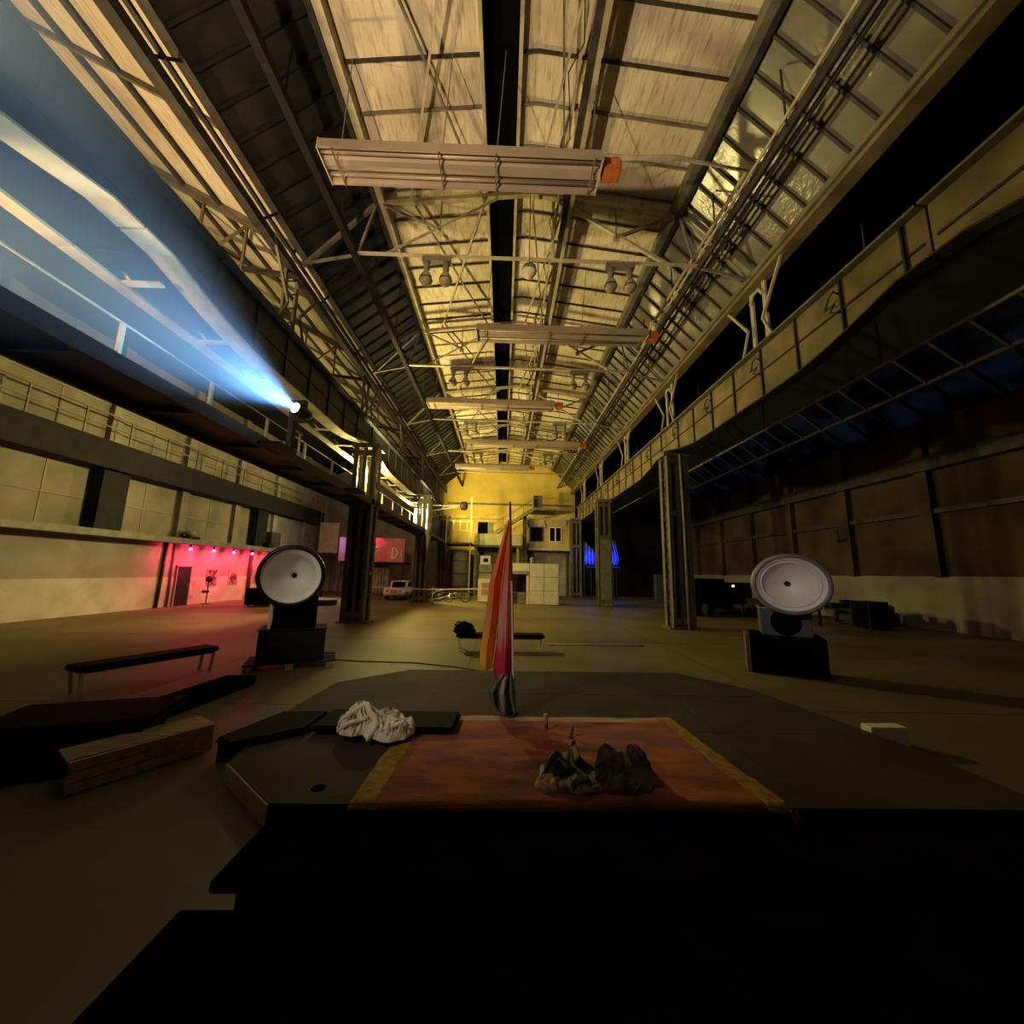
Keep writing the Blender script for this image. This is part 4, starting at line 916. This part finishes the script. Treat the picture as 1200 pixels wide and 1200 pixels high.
m = MB().tube([(-1.6, 10.42, .6), (-1.72, 10.4, .66), (-1.66, 10.42, .72), (-1.5, 10.45, .7), (-1.3, 10.42, .66), (-1.22, 10.42, .6)], .02, 8); m.build('strap', 'black', bg, True)

# ------------------------------------------------------------------ stage, carpet and what lies on it
ST = [(-2.3, 3.4), (-3.08, 4.06), (-3.28, 5.3), (-3.2, 6.75), (-2.2, 7.68), (2.9, 7.72), (3.7, 6.7), (4.1, 4.68), (4.15, 3.4)]
t = thing('stage', 'low grey polygon stage in the middle of the floor', 'stage', (.5, 5.5, 0))
MB().prism(ST, .15, .17).build('deck', 'stage', t)
m = MB()
for a, b in zip(ST[1:], ST[2:] + ST[:1]): m.bar((*a, .075), (*b, .075), .03, .15)
m.build('skirt', 'black', t)
m = MB().bar((*ST[0], .08), (*ST[1], .08), .035, .16); m.build('end_board', 'fascia', t)
m = MB()
for x in (-1.5, .3, 2.1): m.box(x - .004, x + .004, 3.42, 7.66, .17, .1715)
for yy in (4.9, 6.3): m.box(-3.1, 3.7, yy - .004, yy + .004, .17, .1715)
m.build('seam', 'dark', t)
m = MB().lathe([(.0, .002), (.05, .002), (.06, .0)], (-2.02, 3.62, .171), n=20); m.build('cable_hole', 'black', t)
def carpet_pt(u, v):   # woven field with small waves and creases
    a = V((-1.68, 3.39)); b = V((1.88, 3.41)); c = V((1.73, 5.33)); d = V((-1.6, 5.24))
    q = (a * (1 - u) + b * u) * (1 - v) + (d * (1 - u) + c * u) * v
    edge = .02 * noise.noise(V((u * 9, v * 9, 3)))
    z = .182 + .006 * noise.noise(V((q.x * 7, q.y * 9, 2.5))) + .012 * noise.noise(V((q.x * 1.5, q.y * 3, .5))) + .03 * max(0, noise.noise(V((q.x * 1.3 + 4, q.y * 5, 2)))) ** 1.2
    rr = 1.0
    if q.x > -.3 and q.x < .55 and q.y > 4.0 and q.y < 4.9: z += .03 * max(0, math.sin((q.y + .35 * q.x) * 24)) * (1 - abs(q.x - .1) / .45 if abs(q.x - .1) < .45 else 0)
    y2 = q.y + edge
    if v < .01: z = .145 + .01 * noise.noise(V((q.x * 3, 0, 0))); y2 = 3.37 + .01 * noise.noise(V((q.x * 4, 1, 0)))
    return (q.x + edge, y2, max(z, .174) if v >= .01 else z)
cp = thing('carpet', 'worn orange carpet with gold borders lying on the stage', 'carpet', (.1, 4.3, .17))
def sub(u0, u1, v0, v1): return lambda u, v: carpet_pt(u0 + (u1 - u0) * u, v0 + (v1 - v0) * v)
MB().grid(sub(.06, .945, 0, .93), 120, 70).build('field', 'carpet', cp, True, solid=.006)
MB().grid(sub(0, .06, 0, 1), 8, 70).build('border', 'carpet_edge', cp, True, solid=.006); MB().grid(sub(.945, 1, 0, 1), 8, 70).build('border', 'carpet_edge', cp, True, solid=.006)
MB().grid(sub(.06, .945, .93, 1), 120, 6).build('border', 'wood', cp, True, solid=.006)
# hanging fringe tufts
m = MB()
for x in (1.86, 1.9): m.tube([(x, 3.375, .16), (x + .02, 3.36, .1), (x + .03, 3.355, .07)], .01, 5)
m.build('fringe', 'carpet_edge', cp)
t = tag(MB().box(-.3, 1.35, 5.1, 5.24, .182, .2).build('plank', 'wood'), 'flat pale wooden plank along the back edge of the orange carpet', 'plank')
tag(MB().tube([(.05, 4.86, .19), (.05, 4.87, .36)], .025, 10, rads=[.022, .03]).build('wooden_peg', 'wood', None, True), 'short wooden peg standing on the carpet behind the grey jacket', 'peg')
tag(MB().tube([(.3, 4.62, .2), (.33, 4.66, .3)], .02, 8).build('wooden_peg', 'carpet', None, True), 'small reddish peg on the carpet, right of the pale peg', 'peg')
# black foam mats around the left corner
def matx(poly, z0, z1, label):
    m = MB().prism(poly, z0, z1); return tag(m.build('foam_mat', 'foam', bevel=.025), label, 'mat')
matx([(-2.62, 4.66), (-1.02, 4.66), (-.98, 5.2), (-2.6, 5.24)], .205, .27, 'black foam mat on the stage carrying the white cloth and overlapping the carpet')
matx([(-3.46, 4.4), (-3.22, 4.26), (-2.66, 4.68), (-2.64, 5.24), (-3.2, 5.2)], .18, .25, 'black foam mat angled over the left corner of the stage')
tag(MB().prism([(-3.45, 4.44), (-3.36, 4.4), (-3.32, 5.0), (-3.36, 5.04)], 0, .18).build('foam_mat', 'foam'), 'black foam block on the floor propping the angled mat', 'mat')
# crumpled cloth: a heap whose folds follow the contour lines of a slow noise, as creases do
def ridge(p, fr, seed):
    w = noise.noise(V((p[0] * fr, p[1] * fr, seed))) * 2.6 + .5 * noise.noise(V((p[0] * fr * 2.1, p[1] * fr * 2.1, seed + 4)))
    w = w - math.floor(w); return (1 - abs(2 * w - 1))
def crumple(cx, cy, z0, rx, ry, h, fr, seed, depth=.45, n=96, tall=.5, peaks=()):
    def fn(u, v):
        a, b = 2 * u - 1, 2 * v - 1
        a, b = a * math.sqrt(1 - b * b / 2), b * math.sqrt(1 - a * a / 2)
        rr = min(math.hypot(a, b), 1)
        wob = 1 + .22 * noise.noise(V((a * 1.7, b * 1.7, seed + 8)))
        x = cx + a * rx * wob; y_ = cy + b * ry * wob
        env = max(1 - rr ** 2.6, 0) ** tall
        rd = ridge((x, y_), fr, seed)
        lump = .8 + .45 * noise.noise(V((x * fr * .45, y_ * fr * .45, seed + 2)))
        zz = h * env * lump * (1 - depth + depth * rd)
        for px, py, ph, ps in peaks: zz += ph * math.exp(-(((x - px) ** 2 + (y_ - py) ** 2) / ps ** 2)) * env ** .5
        x += .03 * noise.noise(V((x * fr * 1.3, y_ * fr, zz * 12))); y_ += .03 * noise.noise(V((y_ * fr * 1.3, x * fr, zz * 12 + 5)))
        return (x, y_, z0 + max(zz, 0) + .003)
    return MB().grid(fn, n, n)
wc = thing('white_cloth', 'crumpled off-white cloth heaped on the black mat and stage', 'cloth', (-1.88, 4.72, .27))
crumple(-2.03, 4.68, .25, .27, .23, .3, 8.5, 1.3, .62, 130).build('heap', 'cloth', wc, True)
crumple(-1.7, 4.63, .23, .27, .24, .25, 8.0, 6.1, .65, 130).build('heap', 'cloth', wc, True)
m = MB()
def fold(pts, r, sd):
    q = []
    for i in range(len(pts) - 1):
        for k in range(5):
            f = k / 5; a = V(pts[i]) * (1 - f) + V(pts[i + 1]) * f; q.append(a + V((noise.noise(a * 5 + V((sd, 0, 0))), noise.noise(a * 5 + V((0, sd, 0))), .4 * noise.noise(a * 6 + V((sd, sd, 0))))) * .06)
    m.tube(q, r, 8, rads=[r * (.45 + .55 * math.sin(PI * (.1 + .8 * i / (len(q) - 1))) + .25 * noise.noise(V((i * .5, sd, 0)))) for i in range(len(q))])
fold([(-2.28, 4.66, .28), (-2.15, 4.6, .44), (-1.98, 4.64, .5), (-1.86, 4.58, .42), (-1.84, 4.48, .3), (-1.88, 4.42, .2)], .035, 1)
fold([(-2.26, 4.56, .26), (-2.1, 4.52, .38), (-1.95, 4.56, .4)], .028, 2)
fold([(-1.78, 4.46, .3), (-1.62, 4.44, .36), (-1.5, 4.52, .4)], .026, 4)
fold([(-1.72, 4.56, .42), (-1.56, 4.5, .34), (-1.48, 4.5, .24)], .026, 5)
m.build('fold', 'cloth', wc, True)
# jackets on the carpet
jk = thing('jacket', 'patchy grey and black jacket crumpled on the orange carpet', 'jacket', (.12, 3.72, .19))
crumple(.12, 3.78, .19, .26, .22, .16, 5.0, 3.7, .5, 80, .5, [(.02, 3.82, .13, .09), (.2, 3.86, .2, .075)]).build('cloth', 'grey_cloth', jk, True)
crumple(.24, 3.62, .185, .15, .1, .13, 7.0, 9.7, .5, 50, .4).build('sleeve', 'grey_cloth', jk, True)
crumple(-.06, 3.66, .185, .12, .13, .13, 7.0, 2.2, .45, 50, .5).build('lining', 'tan_sheet', jk, True)
m = MB(); fold([(.1, 3.58, .2), (.15, 3.54, .28), (.25, 3.55, .3), (.31, 3.6, .22)], .03, 14); m.build('cuff', 'char_cloth', jk, True)
jb = tag(crumple(.64, 3.76, .187, .31, .24, .15, 6.0, 7.7, .4, 110, .6, [(.47, 3.84, .2, .1), (.74, 3.82, .17, .11), (.84, 3.78, .08, .08)]).build('blanket', 'char_cloth', None, True), 'charcoal blanket standing in two peaks on the carpet, right of the jacket', 'blanket')

# ------------------------------------------------------------------ flag pole with cloths tied to it
fp = thing('flag_pole', 'thin dark red pole standing upright at the back of the carpet', 'pole', (-.34, 5.46, .17))
MB().tube([(-.335, 5.46, .175), (-.37, 5.46, 1.6), (-.42, 5.46, 3.02)], .022, 10, rads=[.026, .022, .016]).build('shaft', 'pole', fp, True)
MB().lathe([(0, .0), (.09, .0), (.07, .02), (.03, .03), (.0, .03)], (-.335, 5.46, .17), n=20).build('foot', 'steel_dark', fp)
MT['flag_orange'] = ramp_mat('orange_flag_cloth', 2, [(0, (.85, .6, .04)), (.2, (.85, .45, .07)), (.36, (.8, .34, .16)), (.5, (.88, .24, .05)), (.8, (.9, .27, .03)), (1, (.88, .42, .08))])
MT['flag_pink'] = ramp_mat('pink_banner_cloth', 2, [(0, (.5, .02, .06)), (.22, (.6, .05, .12)), (.34, (.75, .34, .36)), (.58, (.74, .36, .33)), (.78, (.8, .26, .1)), (1, (.85, .4, .1))], nscale=3, namp=.3)
MT['flag_green'] = ramp_mat('green_white_cloth', 0, [(0, (.06, .11, .05)), (.35, (.05, .08, .05)), (.5, (.55, .5, .42)), (.72, (.05, .07, .05)), (1, (.45, .42, .38))], nscale=5, namp=.4)
MT['flag_white'] = M('white_ribbon', (.72, .62, .55), (.6, .45, .4), 5, .8)
def drape(rows, folds, amp, mat, name, label, cat='flag', n=40, yb=5.42):
    # rows: (z, x_left, x_right, extra depth)
    def fn(u, v):
        k = v * (len(rows) - 1); i = min(int(k), len(rows) - 2); f = k - i; f = f * f * (3 - 2 * f)
        z, a, b, d = [rows[i][q] * (1 - f) + rows[i + 1][q] * f for q in range(4)]
        x = a + (b - a) * u
        yv = yb - d * math.sin(u * PI) + amp * (math.sin(u * folds * 2 * PI + v * 1.6) + .3 * math.sin(u * folds * 4.7 * PI + v * 5)) * (.25 + (b - a) * 1.6)
        return (x, yv, z + .02 * math.sin(u * folds * 2 * PI) * (1 if v < .02 else 0))
    return tag(MB().grid(fn, n, 60).build(name, mat, None, True, solid=.006), label, cat)
drape([(.72, -.74, -.66, .02), (.78, -.79, -.6, .04), (1.0, -.78, -.58, .06), (1.4, -.72, -.53, .07), (1.85, -.69, -.5, .06), (2.1, -.62, -.47, .05), (2.45, -.53, -.43, .03), (2.75, -.45, -.4, .0)], 1.5, .06, 'flag_orange', 'orange_flag', 'orange flag turning yellow at its hem, furled left of the pole', yb=5.44)
drape([(.52, -.56, -.31, .02), (.75, -.6, -.32, .05), (1.0, -.57, -.33, .06), (1.35, -.52, -.34, .06), (1.7, -.5, -.355, .05), (2.1, -.46, -.37, .03), (2.6, -.43, -.4, .0)], 1.25, .05, 'flag_pink', 'pink_flag', 'pink and crimson banner hanging furled against the pole', yb=5.38)
drape([(.18, -.46, -.3, .05), (.24, -.55, -.29, .12), (.36, -.64, -.29, .16), (.48, -.66, -.3, .15), (.6, -.58, -.32, .08), (.7, -.48, -.34, .02)], 3, .07, 'flag_green', 'green_flag', 'dark green and white cloth bundled at the foot of the pole', yb=5.36)
drape([(.5, -.345, -.315, 0), (1.2, -.365, -.34, .0), (1.9, -.39, -.365, 0)], 1, .01, 'flag_white', 'white_ribbon', 'narrow white ribbon running down the pole beside the pink banner', 'ribbon', 6, 5.33)

# ------------------------------------------------------------------ left foreground platforms
tag(MB().prism([(-5.62, 5.35), (-4.95, 5.3), (-4.78, 7.05), (-4.9, 7.42), (-5.42, 7.4)], 0, .09).build('floor_strip', 'black'), 'long flat black strip lying on the floor before the left horn', 'strip')
def deckbox(poly, z0, z1, label, mat='black'):
    t = thing('riser', label, 'riser', (sum(p_[0] for p_ in poly) / len(poly), sum(p_[1] for p_ in poly) / len(poly), z0))
    MB().prism(poly, z0 + .0, z1 - .04).build('frame', 'dark', t); MB().prism(poly, z1 - .04, z1).build('top', mat, t)
def rot(poly, cx, cy, a): return [(cx + x * math.cos(a) - y_ * math.sin(a), cy + x * math.sin(a) + y_ * math.cos(a)) for x, y_ in poly]
rect = lambda w, d_: [(-w / 2, -d_ / 2), (w / 2, -d_ / 2), (w / 2, d_ / 2), (-w / 2, d_ / 2)]
deckbox(rot(rect(1.8, 1.0), -5.2, 4.35, .5), 0, .17, 'lowest black riser of the stack at the left edge')
deckbox(rot(rect(1.6, .9), -5.15, 4.5, .42), .17, .3, 'middle black riser of the stack at the left edge')
deckbox(rot(rect(1.5, .8), -5.05, 4.66, .3), .3, .4, 'topmost black riser of the stack at the left edge', 'foam')
t = thing('crate', 'raw timber crate between the riser stack and the angled foam mat', 'crate', (-4.0, 4.3, 0))
for k in range(3): MB().hexa([(-4.28, 3.78, .02 + k * .09), (-4.25, 3.75, .02 + k * .09), (-3.66, 4.66, .02 + k * .09), (-3.7, 4.7, .02 + k * .09), (-4.28, 3.78, .1 + k * .09), (-4.25, 3.75, .1 + k * .09), (-3.66, 4.66, .1 + k * .09), (-3.7, 4.7, .1 + k * .09)]).build('side_plank', 'wood', t)
MB().prism([(-4.3, 3.78), (-3.68, 4.68), (-4.0, 4.9), (-4.62, 4.0)], .26, .285).build('lid', 'wood', t); MB().prism([(-4.3, 3.82), (-3.74, 4.66), (-4.0, 4.84), (-4.56, 4.0)], .0, .03).build('bottom', 'wood', t)
# bleacher steps under the camera
def tier(x0, x1, y0, y1, z, label):
    t = thing('bleacher_step', label, 'step', ((x0 + x1) / 2, (y0 + y1) / 2, 0), 0, 'black bleacher steps')
    MB().box(x0, x1, y0, y1, z - .06, z).build('tread', 'black', t, bevel=.008)
    m = MB()
    a = x0 + .22
    while a < x1: m.box(a - .03, a + .03, y0 + .08, y0 + .14, 0, z - .06); m.box(a - .03, a + .03, y1 - .14, y1 - .08, 0, z - .06); a += 1.1
    m.build('leg', 'dark', t); MB().box(x0 + .12, x1 - .05, y0 + .03, y0 + .06, .0, z - .06).build('riser_board', 'black', t)
tier(-1.93, 4.6, 2.22, 2.66, .45, 'black bleacher step right in front of the stage')
tier(-1.62, 4.6, 1.0, 1.6, .8, 'black bleacher step nearest the camera at the bottom of the view')
tag(MB().box(4.08, 4.55, 4.98, 5.14, .0, .22).build('white_block', 'white', bevel=.01), 'white block standing at the right edge of the stage', 'block')
tag(MB().tube([(-4.6, 9.2, .012), (-3.6, 9.0, .012), (-2.4, 8.95, .012), (-1.4, 8.6, .012), (-.9, 8.3, .012), (-.6, 7.95, .012)], .012, 6).build('floor_cable', 'cable', None, True), 'thin cable snaking over the floor from the left horn to the stage', 'cable')
tag(MB().tube([(.8, 11.4, .02), (2.2, 11.5, .02), (3.6, 11.45, .02)], .02, 6).build('floor_strip', 'steel_pale', None, True), 'pale thin rod lying on the floor right of the middle bench', 'rod')

# ------------------------------------------------------------------ light
w = bpy.data.worlds.new('night'); S.world = w; w.use_nodes = True
w.node_tree.nodes['Background'].inputs[0].default_value = (.25, .45, .75, 1); w.node_tree.nodes['Background'].inputs[1].default_value = .012
YEL = (1, .8, .27); WARM = (1, .74, .44)
light('POINT', 'flood_near', (-6.12, 16.8, 6.3), 3100, YEL, .2)
light('POINT', 'flood_far', (-6.1, 27.2, 6.3), 3300, YEL, .2)
light('POINT', 'flood_outer', (-7.9, 17.2, 6.2), 280, YEL, .2)
light('SPOT', 'flood_gable', (-5.2, 30.5, 7.4), 2800, (1, .76, .12), .3, (1, 38, 9.5), 110, .6)
light('SPOT', 'flood_roof', (-4.9, .6, 5.4), 3000, WARM, .12, (-.3, 7.5, 13), 84, .5)
light('SPOT', 'flood_aisle', (-10.2, 6.0, 5.4), 2000, (1, .7, .35), .08, (-7.4, 7.5, 12), 74, .5)
light('SPOT', 'flood_flange', (-7.3, 3.0, 4.95), 700, (1, .8, .42), .1, (-6.6, 6.2, 6.9), 75, .6)
light('SPOT', 'front_lamp', (-5.3, .4, 5.6), 750, (1, .82, .62), .15, (.3, 9.5, 1.6), 66, .6)
light('SPOT', 'horn_boost_right', (-5.3, .5, 5.7), 900, (1, .8, .84), .12, (5.5, 8.0, 1.9), 11, .4)  # added unseen spot, only brightens the right horn
light('SPOT', 'horn_boost_left', (-5.9, .5, 5.7), 420, (1, .9, .78), .12, (-4.85, 8.0, 1.9), 17, .4)  # added unseen spot, only brightens the left horn
light('AREA', 'left_wall_wash', (-9, 22, 9.5), 110, (1, .75, .45), 2.0, (-14, 22, 2))  # soft area light aimed down at the left wall
light('POINT', 'blue_corner', (-13.5, 30.0, 4.2), 60, (.4, .55, 1), .3)
S.view_settings.view_transform = 'Standard'; S.view_settings.look = 'None'; S.view_settings.gamma = 1; S.view_settings.use_curve_mapping = False
S.view_settings.exposure = 0.0
S.cycles.max_bounces = 6; S.cycles.diffuse_bounces = 4; S.cycles.sample_clamp_indirect = 4
try: S.cycles.use_denoising = True
except Exception: pass
